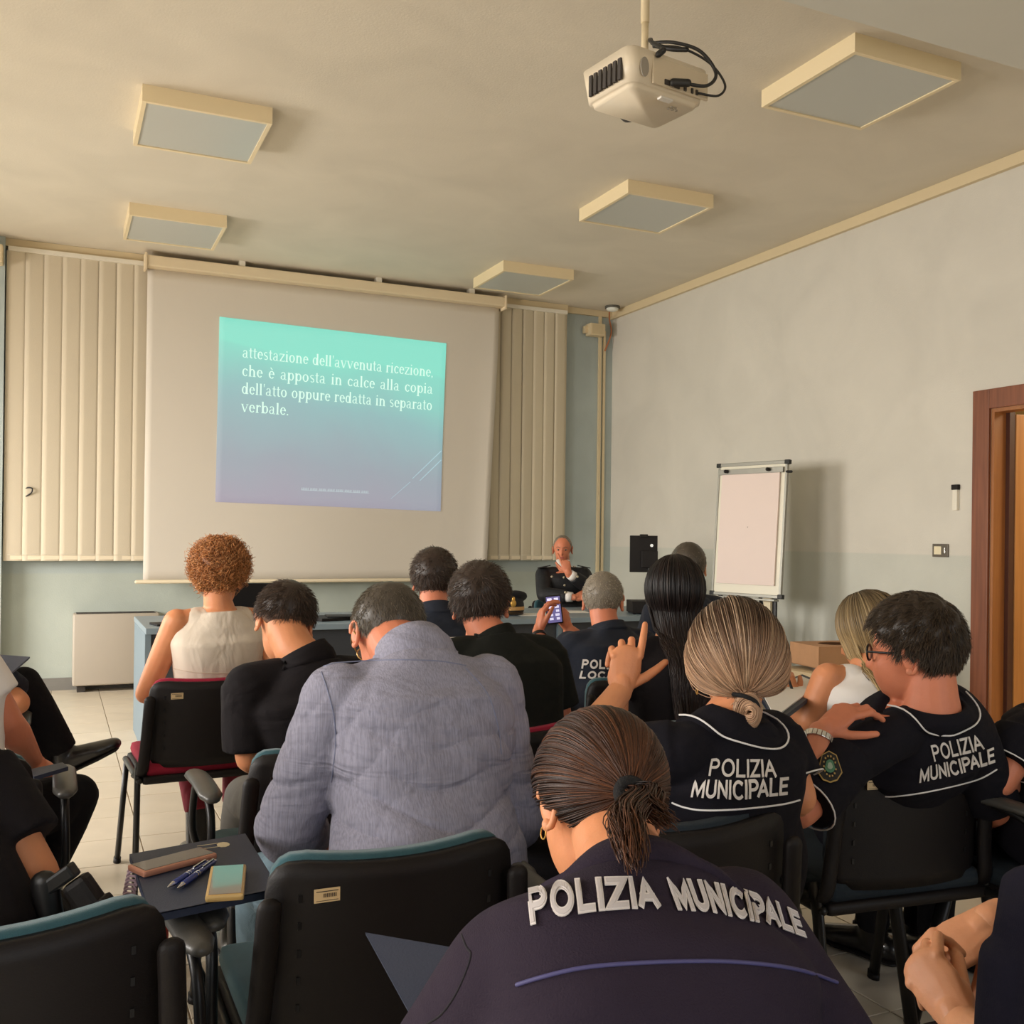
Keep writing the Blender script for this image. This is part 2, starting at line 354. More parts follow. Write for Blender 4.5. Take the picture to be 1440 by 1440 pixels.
hd = obj('door_handle', join([tube([(WR+0.92, DY1-0.055, 1.02), (WR+0.92, DY1-0.10, 1.02), (WR+0.80, DY1-0.105, 1.02)], 0.009, 8), box(WR+0.90, WR+0.94, DY1-0.062, DY1-0.054, 0.93, 1.10)]), M_chrome, leaf, True)
M_corr = mat('corridor_paint', (224, 204, 160), 0.9)
struct('wall_corridor', join([box(7.1, 7.2, 1.5, 7.5, 0, 2.75), box(WR+0.14, 7.1, 7.4, 7.5, 0, 2.75), box(WR+0.14, 7.1, 1.5, 1.6, 0, 2.75)]), M_corr)
struct('ceiling_corridor', box(WR+0.14, 7.2, 1.5, 7.5, 2.75, 2.8), M_corr)
struct('floor_corridor', box(WR+0.0, 7.2, 1.5, 7.5, -0.06, -0.003), M_tile)

# ---------------------------------------------------------------- vertical blinds on the back wall
M_slat = mat('blind_fabric', (206, 194, 172), 0.9, bump=0.3, bscale=500, stretch=(1, 1, 0.2), objvar=0.03)
M_slat2 = mat('blind_fabric_right', (204, 192, 168), 0.9, bump=0.3, bscale=500, stretch=(1, 1, 0.2), objvar=0.05)
def slat_part(w, h, ang, bow=0.0025, t=0.0016):
    V = []; Fc = []; n = 5
    for s in (0, 1):
        for k in range(n):
            u = k/(n-1)-0.5; y = -bow*(1-4*u*u)+(t if s else 0)
            for z in (0, h): V.append((u*w*math.cos(ang)-y*math.sin(ang), u*w*math.sin(ang)+y*math.cos(ang), z))
    for s in (0, 1):
        for k in range(n-1):
            a = s*2*n+2*k; q = (a, a+2, a+3, a+1); Fc.append(q if s == 0 else q[::-1])
    Fc += [(0, 1, 2*n+1, 2*n), (2*n-2, 4*n-2, 4*n-1, 2*n-1)]
    return np.array(V), Fc
def blinds(label, x0, x1, n, z0, z1, m, ang):
    r = empty('vertical_blind', ((x0+x1)/2, WB-0.11, z0)); tag(r, label, 'blind', None)
    w = (x1-x0)/n
    obj('head_rail', box(-(x1-x0)/2, (x1-x0)/2, -0.025, 0.03, z1-z0, z1-z0+0.035, 0.003), M_white, r)
    proto = None
    for k in range(n):
        x = -(x1-x0)/2+w*(k+0.5)
        if proto is None: proto = o = obj('slat', slat_part(w*1.16, z1-z0, ang), m, r, True)
        else: o = proto.copy(); scene.collection.objects.link(o)
        o.location = (x, rnd.uniform(-0.002, 0.002), 0); o.rotation_euler = (0, 0, rnd.uniform(-0.03, 0.03))
    for pw_ in ([box(-(x1-x0)/2+w*k+0.012, -(x1-x0)/2+w*(k+1)-0.012, -0.004, 0.006, 0.012, 0.042) for k in range(n)]): obj('slat_weight', pw_, mat('blind_weight', (228, 214, 188), 0.6), r)
    obj('bottom_chain', tube([(-(x1-x0)/2+0.02, -0.012, 0.05), ((x1-x0)/2-0.02, -0.012, 0.05)], 0.0015, 5), M_white, r)
blinds('cream vertical slat blind left of the projection screen, reaching the pier', -0.355, 0.86, 9, 1.055, 3.50, M_slat, 0.055)
blinds('greyish vertical slat blind right of the projection screen by the corner', 3.55, 4.60, 9, 1.065, 3.50, M_slat2, 0.07)

# ---------------------------------------------------------------- projection screen and the projected slide
M_scr = mat('screen_fabric', (214, 206, 194), 0.9, bump=0.15, bscale=300)
ps = empty('projection_screen', (2.25, 8.80, 0.885)); tag(ps, 'large white roll-down projection screen hanging over the back wall', 'projection screen')
def screen_xyz(u, v):                                    # u across, v up
    x0 = 0.675-0.006*(1-v); x1 = 3.83-0.12*(1-v)**1.2
    x = x0+(x1-x0)*u
    y = 8.80+0.018*math.sin(u*9+1)*(1-v)*u - 0.035*max(0, (u-0.93)/0.07)**2*(1-v)**0.6+0.008*math.sin(v*7+u*5)*u
    return x, y, 0.90+v*(3.47-0.90)
nu, nv = 60, 30; V = []; Fc = []
for j in range(nv+1):
    for i in range(nu+1): V.append(np.array(screen_xyz(i/nu, j/nv))-np.array((2.25, 8.80, 0.885)))
for j in range(nv):
    for i in range(nu): a = j*(nu+1)+i; Fc.append((a, a+1, a+nu+2, a+nu+1))
o = obj('screen_sheet', (np.array(V), Fc), M_scr, ps, True); sm = o.modifiers.new('s', 'SOLIDIFY'); sm.thickness = 0.0015
obj('screen_case', xf(join([box(0.655, 3.86, 8.70, 8.82, 3.465, 3.555, 0.012), box(0.645, 0.665, 8.69, 8.83, 3.44, 3.57, 0.005), box(3.85, 3.87, 8.69, 8.83, 3.44, 3.57, 0.005)]), (-2.25, -8.80, -0.885)), mat('screen_case_cream', (226, 208, 176), 0.45), ps)
obj('bottom_bar', xf(join([tube([(0.62, 8.80, 0.885), (3.73, 8.80, 0.885)], (0.016, 0.016), 10)]), (-2.25, -8.80, -0.885)), mat('screen_bar_cream', (228, 214, 186), 0.5), ps, True)
obj('mount_bracket', xf(join([box(x, x+0.05, 8.72, 8.80, 3.55, 3.60) for x in (1.4, 2.6, 3.5)]), (-2.25, -8.80, -0.885)), M_white, ps)
def slide_mat():
    m = bpy.data.materials.new('slide_light'); m.use_nodes = True; nt = m.node_tree; N = nt.nodes; L = nt.links; b = N['Principled BSDF']
    b.inputs['Base Color'].default_value = (0.12, 0.12, 0.12, 1); b.inputs['Roughness'].default_value = 0.9
    tc = N.new('ShaderNodeTexCoord'); sx = N.new('ShaderNodeSeparateXYZ'); L.new(tc.outputs['Generated'], sx.inputs[0])
    n = N.new('ShaderNodeTexNoise'); n.inputs['Scale'].default_value = 2.2; L.new(tc.outputs['Generated'], n.inputs['Vector'])
    ad = N.new('ShaderNodeMath'); ad.operation = 'MULTIPLY_ADD'; ad.inputs[1].default_value = 0.22; L.new(n.outputs[0], ad.inputs[0]); L.new(sx.outputs[2], ad.inputs[2])
    ax = N.new('ShaderNodeMath'); ax.operation = 'MULTIPLY_ADD'; ax.inputs[1].default_value = 0.16; L.new(sx.outputs[0], ax.inputs[0]); L.new(ad.outputs[0], ax.inputs[2])
    r = N.new('ShaderNodeValToRGB'); e = r.color_ramp.elements; e[0].position = 0.15; e[0].color = lin((168, 160, 178)); e[1].position = 1.15; e[1].color = lin((138, 240, 216))
    for p, c in ((0.42, (158, 170, 182)), (0.72, (148, 196, 198)), (0.98, (138, 232, 212))): q = e.new(p); q.color = lin(c)
    L.new(ax.outputs[0], r.inputs[0]); L.new(r.outputs[0], b.inputs['Emission Color']); b.inputs['Emission Strength'].default_value = 0.80
    return m
SC = [(1.253, 3.125), (3.300, 3.083), (1.237, 1.557), (3.266, 1.520)]      # TL TR BL BR of the slide on the sheet (x, z)
def slide_pt(u, v, off=0.0):
    t = np.array(SC[0])*(1-u)+np.array(SC[1])*u; b = np.array(SC[2])*(1-u)+np.array(SC[3])*u; x, z = b*(1-v)+t*v
    vv = (z-0.90)/2.57; x0 = 0.675-0.006*(1-vv); x1 = 3.83-0.12*(1-vv)**1.2; y = screen_xyz((x-x0)/(x1-x0), vv)[1]
    return np.array([x, y-0.006-off, z])
V = [slide_pt(i/40, j/20) for j in range(21) for i in range(41)]; Fc = [(j*41+i, j*41+i+1, (j+1)*41+i+1, (j+1)*41+i) for j in range(20) for i in range(40)]
slide = obj('projected_slide', (np.array(V), Fc), slide_mat(), None, True); sm = slide.modifiers.new('s', 'SOLIDIFY'); sm.thickness = 0.001
tag(slide, 'turquoise to lilac projected slide with white serif text on the screen', 'projected image')

# serif lettering drawn from strokes: each glyph is a list of polygons in a 0..1 x-height box
def glyphs():
    G = {}
    def bar(x0, y0, x1, y1, w): d = nrmz(V3(x1-x0, y1-y0, 0)); n = np.array([-d[1], d[0]])*w/2; a = np.array([x0, y0]); b = np.array([x1, y1]); return [a+n, b+n, b-n, a-n]
    def rect(x0, y0, x1, y1): return [(x0, y0), (x1, y0), (x1, y1), (x0, y1)]
    def stem(x, y0=0.0, y1=1.0, top=True, bot=True):
        r = [rect(x-0.10, y0, x+0.10, y1)]
        if bot: r.append(rect(x-0.19, y0, x+0.19, y0+0.075))
        if top: r.append([(x-0.19, y1-0.09), (x-0.05, y1-0.10), (x-0.05, y1), (x-0.06, y1)])
        return r
    def arc(cx, cy, rx, ry, a0, a1, wt=0.20, wn=0.09):
        k = 12; out = []
        for i in range(k):
            q = []
            for t in (i/k, (i+1)/k):
                a = math.radians(a0+(a1-a0)*t); w = wn+(wt-wn)*abs(math.cos(a)); q.append(((cx+(rx)*math.cos(a), cy+ry*math.sin(a)), (cx+(rx-w)*math.cos(a), cy+(ry-min(w, 0.13))*math.sin(a))))
            out.append([q[0][0], q[1][0], q[1][1], q[0][1]])
        return out
    G['o'] = (0.98, arc(0.47, 0.49, 0.41, 0.51, 0, 360)); G['e'] = (0.86, arc(0.44, 0.49, 0.38, 0.51, 0, 320)+[rect(0.14, 0.54, 0.80, 0.60)])
    G['c'] = (0.82, arc(0.44, 0.49, 0.38, 0.51, 45, 320)+[ellip2(0.70, 0.80, 0.08)])
    G['i'] = (0.52, stem(0.24)+[ellip2(0.24, 1.32, 0.10)]); G['l'] = (0.52, stem(0.24, 0, 1.5)); G["'"] = (0.36, [[(0.12, 1.5), (0.26, 1.5), (0.20, 1.08), (0.15, 1.08)]])
    G['d'] = (1.02, arc(0.42, 0.49, 0.36, 0.51, 0, 360)+stem(0.76, 0, 1.5)); G['b'] = (1.0, arc(0.54, 0.49, 0.38, 0.51, 0, 360)+stem(0.22, 0, 1.5))
    G['p'] = (1.0, arc(0.54, 0.49, 0.38, 0.51, 0, 360)+stem(0.22, -0.48, 1.0)); G['h'] = (1.05, stem(0.24, 0, 1.5)+stem(0.78, 0, 0.72, False)+arc(0.51, 0.66, 0.345, 0.33, 0, 180))
    G['n'] = (1.05, stem(0.24)+stem(0.78, 0, 0.72, False)+arc(0.51, 0.66, 0.345, 0.33, 0, 180)); G['r'] = (0.74, stem(0.24)+arc(0.50, 0.62, 0.30, 0.36, 60, 150)+[ellip2(0.62, 0.86, 0.09)])
    G['u'] = (1.05, stem(0.22, 0.3, 1.0, True, False)+stem(0.78, 0, 1.0)+arc(0.49, 0.34, 0.345, 0.33, 180, 360)); G['t'] = (0.58, [rect(0.18, 0.12, 0.33, 1.3), rect(0.03, 0.92, 0.52, 1.0)]+arc(0.38, 0.2, 0.2, 0.2, 180, 320))
    G['v'] = (0.98, [bar(0.14, 0.98, 0.48, 0.0, 0.16), bar(0.82, 0.98, 0.50, 0.0, 0.07), rect(0.0, 0.95, 0.32, 1.0), rect(0.64, 0.95, 0.95, 1.0)])
    G['z'] = (0.86, [rect(0.08, 0.92, 0.78, 1.0), bar(0.72, 0.96, 0.14, 0.04, 0.15), rect(0.06, 0.0, 0.80, 0.08), rect(0.08, 0.76, 0.13, 1.0), rect(0.75, 0.0, 0.80, 0.24)])
    G['s'] = (0.76, arc(0.38, 0.74, 0.27, 0.26, 40, 250, 0.12, 0.08)+arc(0.38, 0.26, 0.29, 0.27, -140, 90, 0.12, 0.08)+[bar(0.20, 0.62, 0.58, 0.40, 0.14)])
    G['a'] = (0.92, arc(0.36, 0.27, 0.30, 0.28, 60, 340, 0.15, 0.05)+[rect(0.54, 0.1, 0.69, 0.75), rect(0.6, 0.0, 0.84, 0.07)]+arc(0.40, 0.70, 0.29, 0.30, 0, 165, 0.13, 0.06)+[rect(0.3, 0.5, 0.6, 0.56)])
    G['.'] = (0.45, [ellip2(0.18, 0.07, 0.10)]); G[','] = (0.45, [ellip2(0.18, 0.07, 0.10), [(0.20, 0.05), (0.28, 0.05), (0.16, -0.2), (0.10, -0.18)]])
    G['è'] = (0.86, G['e'][1]+[bar(0.28, 1.42, 0.52, 1.14, 0.11)]); G[' '] = (0.50, [])
    return G
def ellip2(x, y, r): return [(x+r*math.cos(a*math.pi/4), y+r*math.sin(a*math.pi/4)) for a in range(8)]
GL = glyphs()
M_slt = mat('slide_text_light', (60, 70, 70), 0.9, emit=(222, 255, 236), estr=1.0)
def slide_line(words, u0, u1, vbase, xh, justify=True):
    U0 = 2.06; sc = xh                                    # xh in metres
    ww = [sum(GL[c][0] for c in w)*sc for w in words]
    if justify and len(words) > 1:
        sq = 1.0; tot = sum(ww); gap = ((u1-u0)*U0-tot)/(len(words)-1)
        if gap < 0.5*sc: sq = ((u1-u0)*U0-0.5*sc*(len(words)-1))/tot; gap = 0.5*sc
    else: sq, gap = 1.0, 0.5*sc
    x = u0*U0
    for w, l in zip(words, ww):
        parts = []; xx = x
        for c in w:
            adv, polys = GL[c]
            for pg in polys:
                V = [slide_pt((xx+p[0]*sc*sq)/U0, vbase+p[1]*sc/1.56, 0.0025+0.0004*(len(parts) % 5)) for p in pg]; parts.append((np.array(V), [tuple(range(len(V)))]))
            xx += adv*sc*sq
        obj('slide_word', join(parts), M_slt, slide); x += l*sq+gap
slide_line(["attestazione", "dell'avvenuta", "ricezione,"], 0.095, 0.945, 0.792, 0.066)
slide_line(["che", "è", "apposta", "in", "calce", "alla", "copia"], 0.095, 0.945, 0.692, 0.066)
slide_line(["dell'atto", "oppure", "redatta", "in", "separato"], 0.095, 0.945, 0.595, 0.066)
slide_line(["verbale."], 0.095, 0.945, 0.497, 0.066, False)
def slide_stroke(u0, v0, u1, v1, w):
    a = slide_pt(u0, v0, 0.003); b = slide_pt(u1, v1, 0.003); d = nrmz(b-a); n = np.cross(d, V3(0, 1, 0))*w
    return np.array([a+n, b+n*0.6, b-n*0.6, a-n]), [(0, 1, 2, 3)]
obj('slide_stroke', join([slide_stroke(0.995, 0.36, 0.86, 0.185, 0.004), slide_stroke(0.995, 0.305, 0.895, 0.175, 0.004), slide_stroke(0.85, 0.165, 0.76, 0.06, 0.002)]), mat('slide_stroke_light', (80, 90, 90), 0.9, emit=(190, 222, 232), estr=0.8), slide)
# the footer line, too small in the photograph to read: a row of tiny capitals' strokes
ft_ = []
for k in range(56):
    u = 0.358+0.305*k/56; s = slide_stroke(u, 0.085, u+0.001, 0.100, 0.0035)
    if k % 7 != 6: ft_.append(s)
obj('slide_footer', join(ft_+[slide_stroke(0.358, 0.086, 0.66, 0.086, 0.002)]), mat('slide_footer_light', (80, 90, 90), 0.9, emit=(215, 228, 232), estr=0.7), slide)

# ---------------------------------------------------------------- ceiling lights
M_lframe = mat('light_housing', (232, 214, 176), 0.5); M_diff = mat('light_diffuser', (188, 190, 184), 0.35, bump=0.1, bscale=250)
def ceiling_light(x, y, label):
    w = 0.664; r = empty('ceiling_light', (x+w/2, y+w/2, HC-0.088)); tag(r, label, 'light', 'square ceiling lights')
    h = w/2; t = 0.022; z1 = 0.088
    obj('housing', join([box(-h, h, -h, -h+t, 0, z1), box(-h, h, h-t, h, 0, z1), box(-h, -h+t, -h+t, h-t, 0, z1), box(h-t, h, -h+t, h-t, 0, z1)]), M_lframe, r)
    obj('diffuser', box(-h+t, h-t, -h+t, h-t, 0.006, 0.016), M_diff, r)
    return r
ceiling_light(0.387, 5.515, 'square ceiling light left of the room, nearer to the camera')
ceiling_light(0.452, 7.53, 'square ceiling light left of the room, above the screen case end')
ceiling_light(3.285, 3.53, 'largest square ceiling light, beside the lowered beam at upper right')
ceiling_light(3.335, 5.60, 'square ceiling light between the projector and the right wall')
ceiling_light(3.39, 7.70, 'small far ceiling light beside the right end of the screen case')

# ---------------------------------------------------------------- ceiling projector
M_proj = mat('projector_white', (226, 212, 188), 0.4); M_dark = mat('dark_vent', (58, 52, 48), 0.6); M_cable = mat('black_cable', (30, 28, 26), 0.5)
pc = at(906, 128, 3.25); pr = empty('ceiling_projector', tuple(pc), math.radians(9)); tag(pr, 'white projector hanging from the ceiling on a pole with black cables', 'projector')
bm = bmesh.new(); bmesh.ops.create_cube(bm, size=1.0)
for q in bm.verts:
    s = 0.90 if q.co.z < 0 else 1.0; q.co = Vector((q.co.x*0.335*s, q.co.y*0.255*s, q.co.z*0.115))
bmesh.ops.bevel(bm, geom=[e for e in bm.edges if abs(e.verts[0].co.z-e.verts[1].co.z) > 0.05], offset=0.035, segments=4, affect='EDGES', profile=0.5)
bmesh.ops.bevel(bm, geom=[e for e in bm.edges if e.verts[0].co.z < -0.05 and e.verts[1].co.z < -0.05], offset=0.014, segments=3, affect='EDGES')
bm.verts.index_update(); body = (np.array([q.co[:] for q in bm.verts]), [tuple(w.index for w in p.verts) for p in bm.faces]); bm.free()
obj('projector_body', body, M_proj, pr, True)
for q in range(7): obj('vent_slat', box(-0.1675-0.002, -0.160, -0.085+q*0.024, -0.071+q*0.024, -0.035, 0.03), M_dark, pr)
obj('lens', tube([(0.06, 0.115, 0.0), (0.06, 0.15, 0.0)], 0.035, 20), M_dark, pr, True)
obj('side_grille', tube([(-0.11, -0.127, 0.0), (-0.11, -0.131, 0.0)], (0.016, 0.030), 16, side=(1, 0, 0), caps='flat'), mat('grille_grey', (150, 142, 130), 0.6), pr)
obj('rear_panel', box(-0.075, 0.155, -0.1300, -0.122, -0.040, 0.045, 0.002), mat('projector_recess', (206, 190, 164), 0.5), pr)
for x, w in ((0.02, 0.022), (0.055, 0.010), (0.085, 0.008), (0.105, 0.008), (-0.02, 0.02)): obj('socket', box(x-w/2, x+w/2, -0.134, -0.129, -0.034, -0.018), M_dark, pr)
for k in range(5): obj('button', tube([(0.06+0.016*(k % 3), -0.05-0.014*(k//3), -0.0585), (0.06+0.016*(k % 3), -0.05-0.014*(k//3), -0.0605)], 0.005, 10, caps='flat'), mat('button_grey', (150, 140, 124), 0.5), pr)
obj('foot', box(-0.02, 0.03, -0.105, -0.085, -0.064, -0.056, 0.002), mat('foot_white', (220, 214, 204), 0.4), pr)
obj('mount_plate', join([box(-0.09, 0.09, -0.05, 0.05, 0.06, 0.072, 0.003), tube([(-0.08, -0.04, 0.04), (-0.08, -0.04, 0.075)], 0.008, 8)]), M_proj, pr)
obj('pole', join([tube([(0, 0, 0.07), (0, 0, 0.23)], 0.0115, 16, caps='flat'), tube([(0, 0, 0.22), (0, 0, HC-pc[2]-0.01)], 0.014, 16, caps='flat'), tube([(0, 0, HC-pc[2]-0.02), (0, 0, HC-pc[2])], 0.045, 16, caps='flat')]), M_trim, pr, True)
def cable(pts, r, parent, name='cable', m=None): return obj(name, tube(smooth_path(pts, 8), r, 8), m or M_cable, parent, True)
cable([(0.012, -0.02, 0.15), (0.03, -0.10, 0.125), (0.09, -0.16, 0.09), (0.13, -0.19, 0.02), (0.09, -0.19, -0.03), (0.02, -0.155, -0.025)], 0.0055, pr)
cable([(0.02, -0.02, 0.14), (0.08, -0.08, 0.13), (0.17, -0.12, 0.09), (0.21, -0.15, 0.02), (0.17, -0.16, -0.03), (0.11, -0.135, -0.028)], 0.004, pr)
cable([(0.01, -0.02, 0.16), (-0.03, -0.06, 0.13), (-0.045, -0.13, 0.075), (-0.055, -0.15, 0.055)], 0.006, pr)
cable([(0.015, -0.03, 0.14), (0.04, -0.08, 0.115), (0.07, -0.12, 0.105)], 0.008, pr)
obj('plug', tube([(0.035, -0.165, -0.026), (-0.005, -0.142, -0.026)], (0.013, 0.010), 10), M_cable, pr, True); obj('plug', tube([(-0.05, -0.145, 0.06), (-0.065, -0.14, 0.045)], 0.010, 8), M_cable, pr, True)

# ---------------------------------------------------------------- small wall fittings
sp = empty('wall_speaker', (4.94, WB-0.07, 3.38)); tag(sp, 'small cream loudspeaker box high in the room corner', 'speaker')
obj('speaker_box', box(-0.075, 0.095, -0.055, 0.055, -0.055, 0.065, 0.008), M_trim, sp)
obj('speaker_grille', box(-0.06, 0.06, -0.059, -0.054, -0.04, 0.05, 0.002), mat('grille_cream', (206, 188, 152), 0.7, bump=0.5, bscale=500), sp)
obj('bracket', box(-0.11, -0.074, 0.0, 0.05, -0.03, 0.04), M_trim, sp)
dt = empty('smoke_detector', tuple(at_z(853, 443, HC))[:2]+(HC,)); dt.location = (5.04, 8.74, HC)
tag(dt, 'round white detector on the ceiling in the far corner', 'detector')
obj('detector_base', tube([(0, 0, -0.0), (0, 0, -0.022)], 0.075, 20, caps='flat'), mat('detector_base_grey', (90, 88, 80), 0.6), dt)
obj('detector_dome', ellip((0, 0, -0.024), 0.062, 0.062, 0.03, n=18), mat('detector_white', (230, 232, 224), 0.4), dt, True)
o = cable([(5.04, 8.80, 3.55), (5.10, 8.90, 3.50), (5.15, 8.95, 3.38), (5.09, 8.965, 3.2)], 0.008, None, 'corner_cable', mat('cable_orange', (176, 110, 70), 0.6)); tag(o, 'orange brown cable looping down from the corner detector', 'cable')
sw = empty('light_switch', (WR-0.001, 4.62+0.14, 1.145)); sw.location = (WR-0.004, 4.755, 1.235); tag(sw, 'grey framed light switch with white rocker beside the door frame', 'switch')
obj('switch_frame', box(-0.008, 0.004, -0.062, 0.062, -0.042, 0.042, 0.003), mat('switch_grey', (96, 88, 76), 0.4), sw)
obj('rocker', box(-0.013, -0.007, -0.012, 0.045, -0.026, 0.026, 0.002), mat('rocker_cream', (226, 214, 182), 0.4), sw)
obj('indicator', box(-0.0115, -0.007, -0.042, -0.03, -0.018, 0.018, 0.001), M_chrome, sw)
th = empty('wall_sensor', (WR-0.001, 4.635, 1.575)); tag(th, 'narrow white wall sensor with black top left of the door frame', 'sensor')
obj('sensor_case', box(-0.022, 0.001, -0.018, 0.018, -0.085, 0.045, 0.003), M_white, th)
obj('sensor_cap', box(-0.026, 0.001, -0.024, 0.024, 0.045, 0.078, 0.003), M_black, th)
o = obj('wall_socket', box(-0.48, -0.40, WB-0.150, WB-0.140, 0.43, 0.51, 0.003), mat('socket_grey', (120, 116, 104), 0.5)); tag(o, 'small grey wall socket low on the pier at the left edge', 'socket')
hk = at(22, 692, 8.0)
o = obj('blind_rod', tube(smooth_path([at(-40, 697, 8.0), at(0, 694, 8.0), at(28, 696, 8.0)], 4), 0.006, 6), M_steel, None, True)
r_ = obj('rod_ring', tube(smooth_path([at(31, 692, 8.0), at(38, 686, 8.0), at(45, 687, 8.0), at(44, 693, 8.0), at(35, 699, 8.0)], 5), 0.006, 6), M_steel, o, True); tag(o, 'thin dark metal rod with an open hooked ring in front of the left blind', 'rod')
o = obj('rail_end', box(-0.62, -0.385, 8.70, 8.84, 3.36, 3.50, 0.01), M_trim); tag(o, 'cream roller blind end under the ceiling at the left edge', 'blind')

# ---------------------------------------------------------------- convector heater
fc = empty('convector_heater', (0.44, WB-0.12, 0.055)); tag(fc, 'flat cream convector heater panel low on the back wall', 'heater')
obj('heater_body', box(-0.295, 0.36, -0.11, 0.115, 0.0, 0.575, 0.015), mat('heater_cream', (178, 168, 154), 0.5), fc, True)
obj('heater_feet', join([box(-0.26, -0.2, -0.06, 0.08, -0.055, 0.0), box(0.25, 0.31, -0.06, 0.08, -0.055, 0.0)]), M_dark, fc)
obj('top_vent', join([box(-0.27, 0.33, -0.08+k*0.03, -0.07+k*0.03, 0.574, 0.578) for k in range(6)]), M_dark, fc)

# ---------------------------------------------------------------- desks
M_desk = mat('desk_blue_grey', (122, 138, 148), 0.4, var=0.03); M_desk_edge = mat('desk_edge', (108, 124, 134), 0.5); M_mod = mat('desk_front_dark', (50, 54, 60), 0.5)
def desk(x0, x1, label):
    r = empty('desk', ((x0+x1)/2, 6.6, 0)); tag(r, label, 'desk', 'blue grey desks in a row'); w = (x1-x0)/2-0.004
    obj('desktop', box(-w, w, -0.48, 0.46, 0.705, 0.74, 0.004), M_desk, r)
    obj('side_panel', box(-w, -w+0.035, -0.42, 0.42, 0.0, 0.705, 0.003), M_desk_edge, r)
    obj('side_panel', box(w-0.035, w, -0.42, 0.42, 0.0, 0.705, 0.003), M_desk_edge, r)
    obj('modesty_panel', box(-w+0.035, w-0.035, -0.40, -0.38, 0.12, 0.70), M_mod, r)
    obj('panel_strip', box(0.02, 0.05, -0.408, -0.40, 0.12, 0.70), M_desk_edge, r)
desk(0.48, 1.84, 'blue grey desk at the left end of the row, in front of the heater')
desk(1.84, 3.20, 'blue grey desk in the middle of the row, under the screen')
desk(3.20, 4.56, 'blue grey desk at the right end of the row, before the uniformed speaker')

# things on the desks
def on_desk(px, y_world): u = ray(px, 800); t = y_world/u[1]; return u[0]*t
lp = empty('laptop', (1.30, 6.62, 0.74), math.radians(0)); tag(lp, 'dark open laptop on the left desk, seen beside the curly-haired woman', 'laptop')
x = on_desk(350, 6.6); lp.location = (x, 6.6, 0.74)
obj('laptop_base', box(-0.17, 0.17, 0.0, 0.24, 0.0, 0.018, 0.003), M_black, lp); obj('laptop_lid', xf(box(-0.17, 0.17, -0.008, 0.0, 0, 0.24, 0.003), M3=Matrix.Rotation(math.radians(12), 3, 'X')), M_black, lp)
x = on_desk(470, 6.45); bg_ = empty('papers_folder', (x, 6.45, 0.74)); bg_.name = 'document_folder'; tag(bg_, 'black document folder lying on the desk behind the shirted man', 'folder')
obj('cover', xf(box(-0.16, 0.16, -0.12, 0.12, 0.0, 0.02, 0.004), rz=0.3), M_black, bg_); obj('loose_flap', xf(box(-0.05, 0.22, -0.11, 0.08, 0.021, 0.027, 0.002), rz=-0.15), M_black, bg_)
x = on_desk(245, 6.35); o = obj('notebook', xf(box(-0.12, 0.12, -0.08, 0.08, 0, 0.012, 0.003), (x, 6.35, 0.74), 0.2), M_black); tag(o, 'thin black notebook on the left end of the desk', 'notebook')
M_paper = mat('paper', (226, 222, 214), 0.8)
for px, yy, rz, lb in ((752, 6.45, 0.1, 'white sheet of paper on the desk below the uniformed speaker'), (800, 6.6, -0.15, 'white sheets fanned on the desk right of the raised phone')):
    o = obj('paper_sheet', xf(box(-0.10, 0.10, -0.14, 0.14, 0, 0.003), (on_desk(px, yy), yy, 0.7405), rz+1.4), M_paper); tag(o, lb, 'paper')
# officer's cap
x = on_desk(718, 6.5); cp = empty('peaked_cap', (x, 6.5, 0.74)); tag(cp, 'black peaked officer cap with gold emblem on the desk', 'cap')
M_capb = mat('cap_black', (20, 20, 26), 0.7); M_gold = mat('gold', (214, 168, 84), 0.35, metal=0.6)
obj('cap_crown', join([tube([(0, 0, 0.03), (0, 0, 0.075)], (0.10, 0.09), 20), ellip((0, 0.0, 0.115), 0.125, 0.115, 0.032, Matrix.Rotation(math.radians(-28), 3, 'X'), n=20)]), M_capb, cp, True)
obj('cap_band', tube([(0, 0, 0.035), (0, 0, 0.06)], (0.103, 0.093), 20, caps='flat'), mat('cap_band_gold', (196, 150, 90), 0.5), cp)
obj('visor', ellip((-0.02, -0.105, 0.02), 0.075, 0.05, 0.006, Matrix.Rotation(math.radians(15), 3, 'X')), M_steel, cp, True)
obj('emblem', join([ellip((-0.02, -0.10, 0.085), 0.022, 0.008, 0.026), ellip((-0.02, -0.10, 0.115), 0.012, 0.006, 0.018)]), M_gold, cp, True)
# amplifier box
a0 = at(896, 843, 7.6); am = empty('amplifier', (a0[0]-0.05, a0[1]-0.20, 0.74), math.radians(-20)); tag(am, 'black amplifier box with round silver knob on the right desk', 'amplifier')
obj('amplifier_case', box(-0.12, 0.12, -0.10, 0.12, 0.008, 0.095, 0.004), M_black, am); obj('knob', tube([(0.075, -0.10, 0.05), (0.075, -0.112, 0.05)], 0.022, 16), M_chrome, am, True)
obj('feet', join([box(x_, x_+0.02, y_, y_+0.02, 0, 0.009) for x_ in (-0.11, 0.09) for y_ in (-0.09, 0.09)]), M_black, am)
